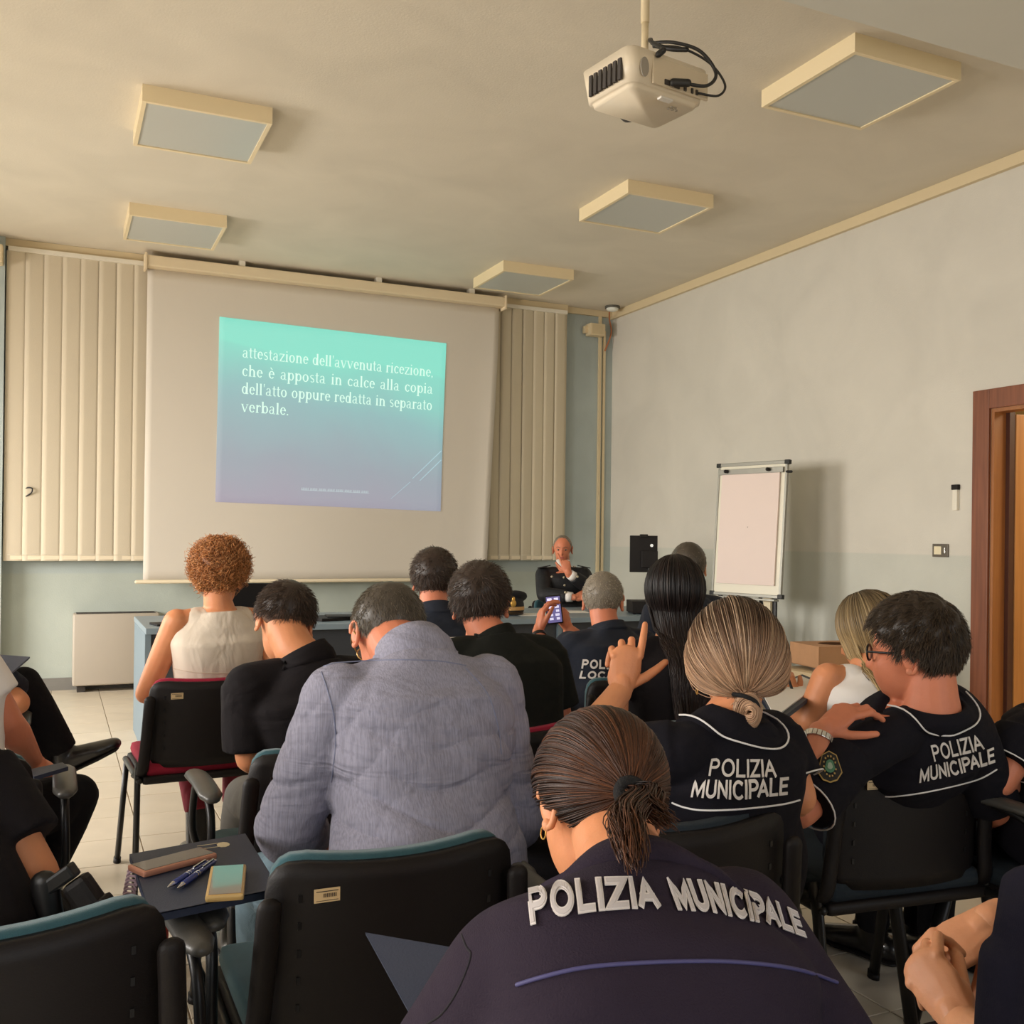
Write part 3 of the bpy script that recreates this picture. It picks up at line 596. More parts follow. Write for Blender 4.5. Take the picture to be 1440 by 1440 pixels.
# monitor seen from behind
m0 = at(905, 778, 7.7); mn = empty('monitor', (m0[0], m0[1], 0.74), math.radians(-27)); tag(mn, 'black monitor turned away on a slim stand by the room corner', 'monitor')
zc = m0[2]-0.74
obj('monitor_back', box(-0.105, 0.105, -0.012, 0.012, zc-0.145, zc+0.135, 0.004), M_black, mn); obj('rear_housing', box(-0.02, 0.105, -0.05, -0.012, zc-0.11, zc+0.02, 0.006), M_black, mn)
obj('webcam', box(-0.03, 0.03, -0.03, 0.01, zc+0.12, zc+0.145, 0.004), M_black, mn); obj('badge', tube([(0.06, -0.013, zc+0.06), (0.06, -0.016, zc+0.06)], 0.012, 12, caps='flat'), M_chrome, mn)
obj('stand_arm', tube([(0.04, -0.02, zc-0.11), (0.03, -0.01, 0.12), (0.0, 0.0, 0.01)], 0.008, 8), M_steel, mn, True); obj('stand_base', tube([(0, 0, 0.0), (0, 0, 0.012)], (0.09, 0.07), 20, caps='flat'), M_steel, mn)
cable([(0.05, -0.05, zc-0.1), (0.02, -0.08, zc-0.17), (0.06, -0.07, zc-0.2), (0.03, -0.06, 0.05), (0.10, -0.04, 0.005)], 0.004, mn)

# ---------------------------------------------------------------- flip chart
TLc, TRc, BLc, BRc = at(1004, 655, 7.6), at(1100, 647, 7.12), at(1001, 831, 7.6), at(1098, 842, 7.12)
fx = nrmz(TRc-TLc)*V3(1, 1, 0); fx = nrmz(fx); W_ = np.linalg.norm((TRc-TLc)*V3(1, 1, 0)); base = (BLc+BRc)/2; zb = (BLc[2]+BRc[2])/2; zt = (TLc[2]+TRc[2])/2; hb = zt-zb
fl = empty('flip_chart', (base[0], base[1], 0)); fl.rotation_euler = (0, 0, math.atan2(fx[1], fx[0])); tag(fl, 'white flip chart easel with a blank paper pad by the right wall', 'flip chart')
h = W_/2; tl = math.radians(-4); RX = Matrix.Rotation(tl, 3, 'X')
def fpart(n, p, m, par=fl, sm=False): return obj(n, xf(xf(p, M3=RX), (0, 0, zb)), m, par, sm)
bd = fpart('board', box(-h+0.01, h-0.01, 0.0, 0.012, 0.0, hb), mat('board_white', (224, 218, 200), 0.35)); M_alu = mat('aluminium', (150, 148, 140), 0.4, metal=0.6)
fpart('board_frame', join([box(-h, h, -0.008, 0.018, hb-0.012, hb+0.014, 0.004), box(-h, h, -0.008, 0.018, -0.014, 0.010, 0.004), box(-h-0.004, -h+0.012, -0.006, 0.016, 0, hb), box(h-0.012, h+0.004, -0.006, 0.016, 0, hb)]), M_alu)
fpart('corner_cap', join([box(a-0.02, a+0.02, -0.012, 0.022, z-0.016, z+0.016, 0.005) for a in (-h, h) for z in (0, hb)]), M_steel)
pad = fpart('paper_pad', box(-h+0.045, h-0.05, -0.016, -0.002, 0.075, hb-0.055, 0.001), mat('pad_paper', (226, 208, 200), 0.85)); fpart('clamp_rail', box(-h+0.02, h-0.02, -0.024, -0.004, hb-0.075, hb-0.035, 0.003), M_alu)
for a in (-0.21, 0.17): fpart('clamp_knob', tube([(a, -0.02, hb-0.052), (a, -0.045, hb-0.052)], 0.014, 12), M_steel, fl, True)
fpart('paper_arm', tube([(h, 0.0, hb-0.07), (h+0.05, -0.02, hb-0.075)], 0.010, 8), M_steel, fl, True); fpart('pen_tray', box(-h+0.03, h-0.01, -0.06, 0.0, -0.035, -0.02, 0.003), M_alu)
obj('leg', tube([(h-0.07, 0.02, 0.0), (h-0.06, 0.02, zb+0.1)], (0.022, 0.012), 8, side=(1, 0, 0), caps='flat'), M_steel, fl)
obj('leg', tube([(-h+0.07, 0.02, 0.0), (-h+0.06, 0.02, zb+0.1)], (0.022, 0.012), 8, side=(1, 0, 0), caps='flat'), M_steel, fl)
obj('leg', tube([(0, 0.42, 0.0), (0, 0.03, zb+0.5)], 0.014, 8, caps='flat'), M_steel, fl)
obj('centre_post', box(h-0.16, h-0.10, 0.02, 0.045, 0.25, zb+0.2), mat('post_cream', (214, 200, 168), 0.5), fl)

# ---------------------------------------------------------------- cartons by the right wall
M_card = mat('cardboard', (170, 128, 92), 0.85, var=0.05, vscale=14, bump=0.1)
b0 = at(1172, 935, 6.3); zb0 = b0[2]
bx = empty('cardboard_box', (b0[0], b0[1], zb0), math.radians(-8)); tag(bx, 'open brown cardboard tray box on top of the wrapped bundle', 'box')
w, dpt, hh, t = 0.21, 0.16, 0.13, 0.004
obj('box_walls', join([box(-w, w, -dpt, -dpt+t, 0, hh), box(-w, w, dpt-t, dpt, 0, hh), box(-w, -w+t, -dpt, dpt, 0, hh), box(w-t, w, -dpt, dpt, 0, hh), box(-w, w, -dpt, dpt, 0, t)]), M_card, bx)
ang = np.linspace(0, 2*math.pi, 32, endpoint=False); inner = [(0.03+0.13*math.cos(a), 0.10*math.sin(a)) for a in ang]; outer = []
for a in ang: c_, s_ = math.cos(a), math.sin(a); k = 1/max(abs(c_), abs(s_)); outer.append((w*c_*k, dpt*s_*k))
V = [(x_, y_, hh) for x_, y_ in outer]+[(x_, y_, hh) for x_, y_ in inner]+[(x_, y_, hh+0.004) for x_, y_ in outer]+[(x_, y_, hh+0.004) for x_, y_ in inner]
Fc = []
for k in range(32): k2 = (k+1) % 32; Fc += [(k, 32+k, 32+k2, k2), (64+k, 64+k2, 96+k2, 96+k), (32+k, 96+k, 96+k2, 32+k2), (k, k2, 64+k2, 64+k)]
obj('box_top', (np.array(V), Fc), M_card, bx)
obj('printed_patch', box(0.02, 0.10, -dpt-0.0015, -dpt, 0.05, 0.08), mat('carton_print', (140, 100, 72), 0.9), bx)
bd_ = empty('wrapped_bundle', (b0[0]-0.03, b0[1]+0.02, 0), math.radians(6)); tag(bd_, 'bulky bundle in translucent plastic wrap under the cardboard tray', 'bundle')
obj('bundle_core', box(-0.26, 0.28, -0.19, 0.19, 0, zb0-0.02, 0.03), mat('bundle_core', (176, 156, 122), 0.8, var=0.1), bd_)
v, f = ellip((0, 0, 0), 0.36, 0.25, zb0/2+0.0, n=28, m=18); v = np.array(v); v = v*(1+0.06*np.sin(v[:, [0]]*40)*np.cos(v[:, [2]]*33+v[:, [1]]*20)); v[:, 2] = np.minimum(v[:, 2]+zb0/2, zb0-0.003); v[:, 2] = np.maximum(v[:, 2], 0.0)
obj('plastic_wrap', (v, f), mat('plastic_film', (225, 220, 205), 0.2, alpha=0.35), bd_, False)

# ================================================================ CHAIRS
def chair_parts(m_cush):
    P = {}
    P['seat_cushion'] = (box(-0.225, 0.225, -0.20, 0.245, 0.425, 0.475, 0.022), m_cush, True)
    P['seat_shell'] = (box(-0.235, 0.235, -0.21, 0.25, 0.40, 0.43, 0.012), M_black, True)
    def back(w, z0, z1, y0, t, grow=0.0):
        nu, nv = 14, 10; V = []; Fc = []
        for s in (0, 1):
            for j in range(nv+1):
                for i in range(nu+1):
                    u = -1+2*i/nu; v_ = j/nv; x = u*w; z = z0+(z1-z0)*v_
                    cr = 0.055; # rounded corners
                    dx = max(0, abs(x)-(w-cr)); dz = max(0, abs(z-(z0+z1)/2)-((z1-z0)/2-cr)); q = math.hypot(dx, dz)
                    if q > cr and dx > 0 and dz > 0: k = cr/q; x = math.copysign(w-cr+dx*k, x); z = (z0+z1)/2+math.copysign((z1-z0)/2-cr+dz*k, z-(z0+z1)/2)
                    z += 0.012*(u*u)*(v_ > 0.5)
                    y = y0+0.045*(x/w)**2-0.06*(z-z0)+(t if s else 0)*(1-0.3*abs(u)**6)
                    V.append((x, y, z))
        n1 = (nu+1)*(nv+1)
        for s in (0, 1):
            for j in range(nv):
                for i in range(nu): a = s*n1+j*(nu+1)+i; q = (a, a+1, a+nu+2, a+nu+1); Fc.append(q if s == 0 else q[::-1])
        rim = [j*(nu+1) for j in range(nv, 0, -1)]+[i for i in range(nu)]+[j*(nu+1)+nu for j in range(nv)]+[nv*(nu+1)+i for i in range(nu, 0, -1)]
        for k in range(len(rim)): a, b = rim[k], rim[(k+1) % len(rim)]; Fc.append((a, a+n1, b+n1, b))
        return np.array(V), Fc
    P['back_shell'] = (back(0.215, 0.455, 0.757, -0.225, 0.022), M_black, True)
    P['back_cushion'] = (back(0.205, 0.465, 0.764, -0.203, 0.030), m_cush, True)
    return P
M_label = mat('asset_label', (214, 186, 140), 0.6); M_ink = mat('label_ink', (70, 60, 50), 0.8)
mat('screw_dark', (12, 10, 10), 0.4)
def make_chair(m_cush, red=False, pads=(True, True)):
    r = empty('conference_chair'); 
    for n, (p, m, s) in chair_parts(m_cush).items(): obj(n, p, m, r, s)
    for sx in (-1, 1):
        obj('leg', tube([(sx*0.245, -0.16, 0.47), (sx*0.25, -0.19, 0.40), (sx*0.265, -0.27, 0.0)], (0.011, 0.020), 10, side=(1, 0, 0), caps='flat'), M_steel, r, True)
        obj('leg', tube([(sx*0.245, 0.16, 0.42), (sx*0.265, 0.26, 0.0)], (0.011, 0.020), 10, side=(1, 0, 0), caps='flat'), M_steel, r, True)
        obj('foot_cap', join([tube([(sx*0.265, -0.27, 0.0), (sx*0.264, -0.267, 0.02)], (0.014, 0.023), 10, side=(1, 0, 0), caps='flat'), tube([(sx*0.265, 0.26, 0.0), (sx*0.264, 0.257, 0.02)], (0.014, 0.023), 10, side=(1, 0, 0), caps='flat')]), M_black, r, True)
        obj('side_rail', tube([(sx*0.245, -0.20, 0.415), (sx*0.245, 0.20, 0.415)], 0.012, 8), M_steel, r, True)
        obj('back_post', tube(smooth_path([(sx*0.242, -0.10, 0.415), (sx*0.236, -0.19, 0.44), (sx*0.225, -0.205, 0.54), (sx*0.215, -0.222, 0.70)], 4), (0.020, 0.013), 10, side=(1, 0, 0)), M_black, r, True)
        if pads[0 if sx < 0 else 1]:
            ar = obj('armrest', tube(smooth_path([(sx*0.255, 0.17, 0.42), (sx*0.285, 0.17, 0.50), (sx*0.285, 0.12, 0.635), (sx*0.285, -0.02, 0.642), (sx*0.285, -0.10, 0.60), (sx*0.285, -0.12, 0.47), (sx*0.255, -0.10, 0.42)], 5), 0.010, 8), M_steel, r, True)
            obj('arm_pad', join([tube(smooth_path([(sx*0.285, -0.12, 0.650), (sx*0.285, 0.02, 0.658), (sx*0.285, 0.16, 0.652)], 4), [(0.020, 0.012)]+[(0.029, 0.013)]*7+[(0.022, 0.012)], 12, side=(1, 0, 0))]), M_pad, ar, True)
    obj('front_rail', tube([(-0.24, 0.17, 0.405), (0.24, 0.17, 0.405)], 0.012, 8), M_steel, r, True)
    for sx in (-1, 1):
        for z in (0.52, 0.565, 0.61, 0.655, 0.70): obj('vent_slot', xf(box(-0.003, 0.003, -0.0012, 0.001, 0, 0.012), (sx*0.165, -0.2225+0.045*(0.165/0.225)**2-0.06*(z-0.475)-0.003, z)), MATS['screw_dark'], r)
    lb = obj('asset_label', xf(box(-0.021, 0.021, -0.0012, 0.0, -0.011, 0.011), (-0.125, -0.2295+0.045*(0.125/0.225)**2-0.06*0.235, 0.712)), M_label, r)
    obj('label_print', xf(join([box(-0.006+0.0028*k, -0.006+0.0028*k+0.0014, -0.0018, -0.001, -0.003, 0.003) for k in range(8)]+[box(-0.018, 0.018, -0.0018, -0.001, 0.006, 0.0072), box(-0.018, 0.018, -0.0018, -0.001, -0.0085, -0.0078)]), (-0.125, -0.2295+0.045*(0.125/0.225)**2-0.06*0.235, 0.712)), M_ink, lb)
    return r
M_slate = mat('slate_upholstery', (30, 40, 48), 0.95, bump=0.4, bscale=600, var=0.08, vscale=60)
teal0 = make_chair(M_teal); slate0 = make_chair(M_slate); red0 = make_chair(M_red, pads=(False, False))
GRP = 'black-backed conference chairs set out in rows'
used = set()
def place_chair(src, x, y, rz, label):
    r = src if id(src) not in used else copy_tree(src)
    used.add(id(src)); r.location = (x, y, 0); r.rotation_euler = (0, 0, math.radians(rz)); tag(r, label, 'chair', GRP); return r
# ================================================================ PEOPLE
def skin_mat(name, col, lip=None):
    return mat(name, col, 0.5, sss=0.12, var=0.05, vscale=25, bump=0.12, bscale=220, spec=0.35)
SK_A = skin_mat('skin_tanned', (208, 138, 96)); SK_B = skin_mat('skin_fair', (212, 150, 112)); SK_C = skin_mat('skin_ruddy', (202, 124, 92))
def sph(az, el): return np.stack([np.sin(az)*np.cos(el), np.cos(az)*np.cos(el), np.sin(el)], -1)
def head_r(d):
    def hit(c, a):
        c = np.array(c)/a; dd = d/a; A = (dd*dd).sum(-1); B = -(dd*c).sum(-1); C_ = (c*c).sum()-1; D = B*B-A*C_
        return np.where(D > 0, (-B+np.sqrt(np.maximum(D, 0)))/A, 0.001)
    r1 = hit((0, -0.012, 0.022), np.array((0.0755, 0.094, 0.089))); r2 = hit((0, 0.024, -0.035), np.array((0.056, 0.064, 0.080)))
    r = (r1**14+r2**14)**(1/14); az = np.arctan2(d[..., 0], d[..., 1]); el = np.arcsin(np.clip(d[..., 2], -1, 1))
    def b(a0, e0, sa, se, h): return h*np.exp(-((az-a0)/sa)**2-((el-e0)/se)**2)
    r = r+b(0, -0.30, 0.11, 0.15, 0.023)+b(0, -0.08, 0.07, 0.16, 0.010)+b(0, 0.16, 0.5, 0.09, 0.005)-b(0.36, -0.02, 0.17, 0.11, 0.008)-b(-0.36, -0.02, 0.17, 0.11, 0.008)
    r = r+b(0, -0.60, 0.22, 0.045, 0.006)+b(0, -0.70, 0.18, 0.045, 0.006)-b(0, -0.65, 0.2, 0.02, 0.004)+b(0, -0.95, 0.22, 0.12, 0.006)+b(0.55, -0.35, 0.25, 0.2, 0.003)+b(-0.55, -0.35, 0.25, 0.2, 0.003)
    return r
def head_part(n=72, m=48):
    az, el = np.meshgrid(np.linspace(-math.pi, math.pi, n, endpoint=False), np.linspace(-math.pi/2, math.pi/2, m+1), indexing='ij')
    d = sph(az, el); V = (d*head_r(d)[..., None]).reshape(-1, 3); Fc = []
    for i in range(n):
        i2 = (i+1) % n
        for j in range(m): Fc.append((i*(m+1)+j, i2*(m+1)+j, i2*(m+1)+j+1, i*(m+1)+j+1))
    return V, Fc
HEAD = head_part()
def ear_part(s):
    c = V3(s*0.076, -0.012, -0.012); tilt = Matrix.Rotation(math.radians(-12), 3, 'X') @ Matrix.Rotation(s*math.radians(-28), 3, 'Z')
    pr = [ellip((0, 0, 0), 0.006, 0.015, 0.027, n=12, m=8)]
    pts = [(s*0.004, 0.010, 0.016), (s*0.006, 0.004, 0.029), (s*0.007, -0.010, 0.030), (s*0.008, -0.018, 0.018), (s*0.007, -0.017, 0.0), (s*0.005, -0.010, -0.018), (s*0.003, 0.0, -0.029), (s*0.001, 0.008, -0.024)]
    pr.append(tube(smooth_path(pts, 3), 0.0048, 8)); pr.append(ellip((s*0.002, 0.006, -0.024), 0.005, 0.008, 0.009))
    return xf(join(pr), c, M3=tilt)
def frame(F, roll=0.0, up=(0, 0, 1)):
    f = nrmz(F); r = nrmz(np.cross(f, np.asarray(up, float))); u = np.cross(r, f)
    c, s = math.cos(roll), math.sin(roll); r2 = r*c+u*s; u2 = -r*s+u*c
    return np.stack([r2, f, u2], axis=1)                 # columns: right, forward, up
HL = {'short': [(0, 0.62), (0.7, 0.58), (1.0, 0.36), (1.25, 0.30), (1.42, -0.05), (1.60, -0.10), (1.72, 0.10), (1.95, -0.10), (2.2, -0.42), (2.6, -0.56), (3.2, -0.60)],
      'long': [(0, 0.62), (0.7, 0.50), (1.0, 0.25), (1.25, 0.05), (1.5, -0.15), (2.0, -0.50), (2.4, -0.66), (3.2, -0.70)],
      'bald': [(0, 1.2), (0.7, 1.1), (1.0, 0.7), (1.25, 0.40), (1.42, 0.02), (1.60, -0.08), (1.72, 0.10), (1.95, -0.10), (2.2, -0.40), (2.6, -0.54), (3.2, -0.58)],
      'fade': [(0, 0.62), (0.7, 0.58), (1.0, 0.42), (1.25, 0.40), (1.5, 0.20), (1.8, 0.10), (2.2, -0.05), (2.6, -0.22), (3.2, -0.30)]}
def hair_mask(d, kind):
    az = np.abs(np.arctan2(d[..., 0], d[..., 1])); el = np.arcsin(np.clip(d[..., 2], -1, 1)); k = HL[kind]
    e0 = np.interp(az, [p[0] for p in k], [p[1] for p in k]); return np.clip((el-e0)/0.14+0.5, 0, 1)
def hair_cap(name, H, Rm, s, kind, thick, m, parent, tt=0.3, B0=None, lump=0.0, shape=None):
    n, mm = 96, 56
    az, el = np.meshgrid(np.linspace(-math.pi, math.pi, n, endpoint=False), np.linspace(-1.2, math.pi/2, mm+1), indexing='ij'); d = sph(az, el)
    q = hair_mask(d, kind); q = q*q*(3-2*q); th = thick(d) if callable(thick) else thick
    if lump: th = th+lump*(np.sin(az*7+el*5)*np.sin(el*9-az*3)+0.5*np.sin(az*17+el*11))
    r = head_r(d)+th*q-0.006*(1-q)
    P = d*r[..., None]
    if shape is not None: P = shape(P, q)
    V = P.reshape(-1, 3)*s @ Rm.T+H-B0; idx = np.arange(n*(mm+1)).reshape(n, mm+1); i2 = np.roll(idx, -1, 0)
    F = np.stack([idx[:, :-1], i2[:, :-1], i2[:, 1:], idx[:, 1:]], -1).reshape(-1, 4); qq = q.reshape(-1)
    keep = qq[F].max(1) > 0.01; F = F[keep]; tv = tt(d) if callable(tt) else np.full(q.shape, tt)
    rv = 0.25+0.2*np.sin(az*31+3*np.sin(el*9))
    return fast_mesh(name, V, F, m, parent, True, {'tt': tv.reshape(-1), 'rnd': np.clip(rv, 0, 1).reshape(-1)})
def scalp_dirs(n, kind, th=0.6):
    out = []
    while sum(len(o) for o in out) < n:
        d = nr.normal(size=(n, 3)); d /= np.linalg.norm(d, axis=1, keepdims=True); q = hair_mask(d, kind); out.append(d[q > th])
    return np.vstack(out)[:n]
def short_hair(name, H, Rm, s, kind, n, length, m, parent, B0, thick, whorl=(0.1, -0.75, 0.65), lift=0.35, r0=0.0008, K=5, curl=0.0, messy=0.25):
    d = scalp_dirs(n, kind); th = thick(d) if callable(thick) else np.full(n, thick); base = d*(head_r(d)+th-0.004)[:, None]
    w = nrmz(whorl); t = d-w; t -= d*(t*d).sum(1, keepdims=True); t /= np.linalg.norm(t, axis=1, keepdims=True)+1e-6
    t = t+nr.normal(scale=messy, size=t.shape); t -= d*(t*d).sum(1, keepdims=True)*0.8; t /= np.linalg.norm(t, axis=1, keepdims=True)+1e-6
    L_ = (length*(0.6+0.6*nr.rand(n)))[:, None, None]; k = np.linspace(0, 1, K)[None, :, None]
    P = base[:, None]+L_*(t[:, None]*k+d[:, None]*lift*(k-0.55*k*k))
    if curl:
        ph = nr.rand(n, 1, 1)*6.28; B_ = np.cross(d, t); P = P+curl*(np.cos(ph+k*14)*B_[:, None]+np.sin(ph+k*14)*d[:, None])*np.minimum(1, k*4)
    P = (P.reshape(-1, 3)*s @ Rm.T+H-B0).reshape(n, K, 3)
    return strands(name, P, r0, m, parent, tt=np.tile(np.linspace(0.1, 0.9, K), (n, 1)))
def hand_parts(W, D, Bk, side, curls=(0.3, 0.4, 0.5, 0.6), thumb=((0.9, 0.3), 0.4), s=1.0, spread=0.06, point=False):
    # W wrist, D finger direction, Bk back-of-hand direction, side: +1 thumb towards +x (x = D x Bk)
    y = nrmz(D); z = nrmz(np.asarray(Bk)-y*np.dot(Bk, y)); x = np.cross(y, z)*side; R3 = np.stack([x, y, z], 1)
    T = lambda p: np.asarray(W)+R3 @ (np.asarray(p, float)*s)
    parts = []; kx = [0.030, 0.010, -0.010, -0.029]; ky = [0.088, 0.092, 0.087, 0.077]; ln = [(0.043, 0.026, 0.021), (0.047, 0.029, 0.022), (0.043, 0.027, 0.021), (0.034, 0.021, 0.019)]
    parts.append(tube([T((0, -0.02, 0)), T((0.001, 0.02, 0)), T((0.002, 0.055, 0)), T((0.001, 0.085, -0.001))], [(0.024*s, 0.017*s), (0.031*s, 0.016*s), (0.038*s, 0.015*s), (0.036*s, 0.012*s)], 14, side=x))
    parts.append(ellip(T((0.018, 0.035, -0.010)), 0.020*s, 0.028*s, 0.014*s, R3)); parts.append(ellip(T((-0.020, 0.035, -0.010)), 0.014*s, 0.030*s, 0.012*s, R3))
    for i in range(4):
        p = np.array([kx[i], ky[i], 0.0]); a = 0.0; sp_ = (1.5-i)*spread; c = curls[i]; cs = (c, c, c) if np.isscalar(c) else c
        pts = [T(p)]; rr = [0.0098*s]
        for j in range(3):
            a += cs[j]*(1.0, 1.15, 0.7)[j]; dv = np.array([math.sin(sp_), math.cos(a)*math.cos(sp_), -math.sin(a)]); p = p+dv*ln[i][j]; pts.append(T(p)); rr.append((0.0090, 0.0083, 0.0070)[j]*s)
        parts.append(tube(pts, rr, 10)); parts.append(ellip(pts[1], rr[1]*1.08, rr[1]*1.08, rr[1]*1.08, n=8, m=6))
    (tx, tz), bend = thumb; p0 = np.array([0.018, 0.018, -0.006]); d0 = nrmz((tx, 1.0-0.3*abs(tx), -tz)); p1 = p0+d0*0.046; d1 = nrmz(d0+np.array([0.0, 0.25, -bend*0.4])); p2 = p1+d1*0.033; d2 = nrmz(d1+np.array([-bend*0.3, 0.2, -bend*0.3])); p3 = p2+d2*0.026
    parts.append(tube([T(p0), T(p1), T(p2), T(p3)], [0.014*s, 0.0118*s, 0.0102*s, 0.0080*s], 10))
    return parts
def arm_parts(S, E, W, k=1.0, pad=0.0, upto=None):
    S, E, W = map(np.asarray, (S, E, W)); p = []
    u1 = S+(E-S)*0.35; f1 = E+(W-E)*0.3
    p.append(tube([S, u1, E], [0.050*k+pad, 0.047*k+pad, 0.039*k+pad], 14))
    if upto is None: p.append(tube([E, f1, E+(W-E)*0.7, W], [0.038*k, 0.041*k, 0.032*k, (0.027*k)], 14))
    return p
def torso_parts(Pp, N, lat_h, lat_s, bw=1.0, bd=1.0, pad=0.0, fwd=None, z_low=-0.10, belly=0.0, bend=None):
    # Pp hips, N base of neck; rings along a bowed spine
    Pp = np.asarray(Pp); N = np.asarray(N); ax = N-Pp; L_ = np.linalg.norm(ax); fwd = np.asarray(fwd)
    bow = bend if bend is not None else 0.02
    tt = [z_low/L_, 0.0, 0.18, 0.38, 0.58, 0.74, 0.86, 0.93, 0.985]
    wd = [0.165, 0.178, 0.166, 0.150, 0.162, 0.176, 0.162, 0.120, 0.070]; dp = [0.105, 0.125, 0.118, 0.108, 0.116, 0.122, 0.108, 0.090, 0.066]
    pts = []; rd = []
    for t, w, dd in zip(tt, wd, dp):
        c = Pp+ax*t - fwd*bow*4*t*(1-t)*1.0 + fwd*(0.02 if 0.3 < t < 0.9 else 0.0); c = c+fwd*belly*max(0, 1-abs(t-0.3)/0.3)*0.5
        pts.append(c); rd.append((w*bw+pad, dd*bd+pad+belly*max(0, 1-abs(t-0.3)/0.3)*0.5))
    V = []; n = 28; ang = np.linspace(0, 2*math.pi, n, endpoint=False); Fc = []
    for i, (c, (a, b)) in enumerate(zip(pts, rd)):
        T = nrmz(pts[min(i+1, len(pts)-1)]-pts[max(0, i-1)]); t = tt[i]; k = np.clip((t-0.3)/0.5, 0, 1); l = nrmz(np.asarray(lat_h)*(1-k)+np.asarray(lat_s)*k); l = nrmz(l-T*np.dot(l, T)); f = np.cross(T, l)
        ca, sa = np.cos(ang), np.sin(ang); e = 0.82
        V.append(c+np.outer(np.sign(ca)*np.abs(ca)**e*a, l)+np.outer(np.sign(sa)*np.abs(sa)**e*b, f))
    m = len(pts)
    for i in range(m-1):
        for k in range(n): k2 = (k+1) % n; Fc.append((i*n+k, i*n+k2, (i+1)*n+k2, (i+1)*n+k))
    Fc.append(tuple(range(n-1, -1, -1))); Fc.append(tuple((m-1)*n+k for k in range(n)))
    return [(np.vstack(V), Fc)]
M_eye = mat('eye_white', (158, 140, 128), 0.35); M_iris = mat('iris_brown', (70, 44, 26), 0.2); M_lip = mat('lip', (176, 96, 84), 0.45); M_shoe = mat('black_leather', (22, 19, 18), 0.35, coat=0.3)
MOUTHS = []
def hands_down(P, fwd, lat, s): return None
GARM = {}
def person(key, label, P, N, H, Fdir, roll=0.0, yaw=0.0, syaw=None, skin=SK_A, hs=1.0, bw=1.0, bd=1.0, belly=0.0, ll=None, rl=None, larm=None, rarm=None,
           shirt=None, sleeve='short', trouser=None, voxel=0.005, cvox=0.007, sw=0.165, SL=None, SR=None, shoe=True, ears=(1, 1), lhand=None, rhand=None,
           collar=None, pad=0.014, group=None, bend=0.03, armk=1.0, eyes=False, neckr=0.056, spad=0.016, slen=0.75, drop=0.055, slv=0.0, csm=7, fold=1.0):
    P, N, H = map(np.asarray, (P, N, H)); P = np.array([P[0], P[1], 0.585]); a = math.radians(yaw); fwd = V3(math.sin(-a), math.cos(a), 0); lat = V3(math.cos(a), math.sin(a), 0)
    a2 = math.radians(yaw if syaw is None else syaw); lat_s = V3(math.cos(a2), math.sin(a2), 0); fw_s = V3(-math.sin(a2), math.cos(a2), 0)
    up = nrmz(N-P)
    SLp = N-lat_s*sw-up*drop if SL is None else np.asarray(SL); SRp = N+lat_s*sw-up*drop if SR is None else np.asarray(SR); lat_s = nrmz(SRp-SLp)
    Rm = frame(Fdir, roll); B0 = np.array([P[0], P[1], 0.0])
    def arm_def(S, sg, spec):
        if spec is not None: return np.asarray(spec[0]), np.asarray(spec[1])
        E_ = S+V3(0, 0, -0.26)+fwd*0.05+lat*sg*0.04; return E_, E_+fwd*0.20-lat*sg*0.05+V3(0, 0, 0.02)
    EL, WLt = arm_def(SLp, -1, larm); ER, WRt = arm_def(SRp, 1, rarm)
    # ---- skin body: one continuous surface
    jaw = H+Rm @ V3(0, -0.035, -0.07)*hs
    parts = [xf((HEAD[0]*hs, HEAD[1]), H, M3=Rm)]
    parts.append(tube([N-up*0.05, N+up*0.005, (N*0.5+jaw*0.5), jaw+Rm @ V3(0, 0, 0.03)], [neckr*1.25, neckr*1.06, neckr, neckr*0.95], 18))
    parts += torso_parts(P, N, lat, lat_s, bw*0.9, bd*0.88, -0.006, fwd, belly=belly*0.8, bend=bend)
    for S in (SLp, SRp): parts.append(tube([N-up*0.050, (N*0.45+S*0.55)-up*0.014, S-up*0.003], [0.040, 0.042, 0.046], 12))
    for S, E_, W_ in ((SLp, EL, WLt), (SRp, ER, WRt)): parts += arm_parts(S, E_, W_, armk)
    body = remesh(parts, voxel, 3, 0.5)
    pieces = [body]
    for sg, hnd, W_, E_, S in ((-1, lhand, WLt, EL, SLp), (1, rhand, WRt, ER, SRp)):
        d_ = nrmz(W_-E_)
        if hnd is None: hd_ = dict(D=d_, Bk=V3(0, 0, 1)+fwd*0.01, side=(1 if sg < 0 else -1), curls=(0.35, 0.4, 0.45, 0.5), thumb=((0.6, 0.4), 0.4)); vx = voxel
        else: hd_ = dict(hnd); vx = hd_.pop('vox', 0.0028)
        hp = hand_parts(W_, **hd_)
        hp.append(tube([E_+(W_-E_)*0.45, E_+(W_-E_)*0.75, W_, W_+nrmz(hd_['D'])*0.02*1], [0.0375*armk, 0.0315*armk, 0.0262*armk, 0.022*armk], 14))
        pieces.append(remesh(hp, vx, 2, 0.5))
    Vs = []; Fs = []; o_ = 0
    for v, f in pieces:
        Vs.append(np.asarray(v)); Fs.append(np.asarray(f)+o_); o_ += len(v)
    Vb = np.vstack(Vs); bo = fast_mesh('person', Vb-B0, np.vstack(Fs), skin, None, True); bo.location = tuple(B0); tag(bo, label, 'person', group)
    # lips painted on their own faces
    bo.data.materials.append(M_lip); loc = (Vb-H) @ Rm/hs; rr_ = np.linalg.norm(loc, axis=1)+1e-9; azv = np.arctan2(loc[:, 0], loc[:, 1]); elv = np.arcsin(np.clip(loc[:, 2]/rr_, -1, 1))
    lipm = (np.abs(azv) < 0.26) & (elv < -0.56) & (elv > -0.75) & (rr_ < 0.13) & (loc[:, 1] > 0.03)
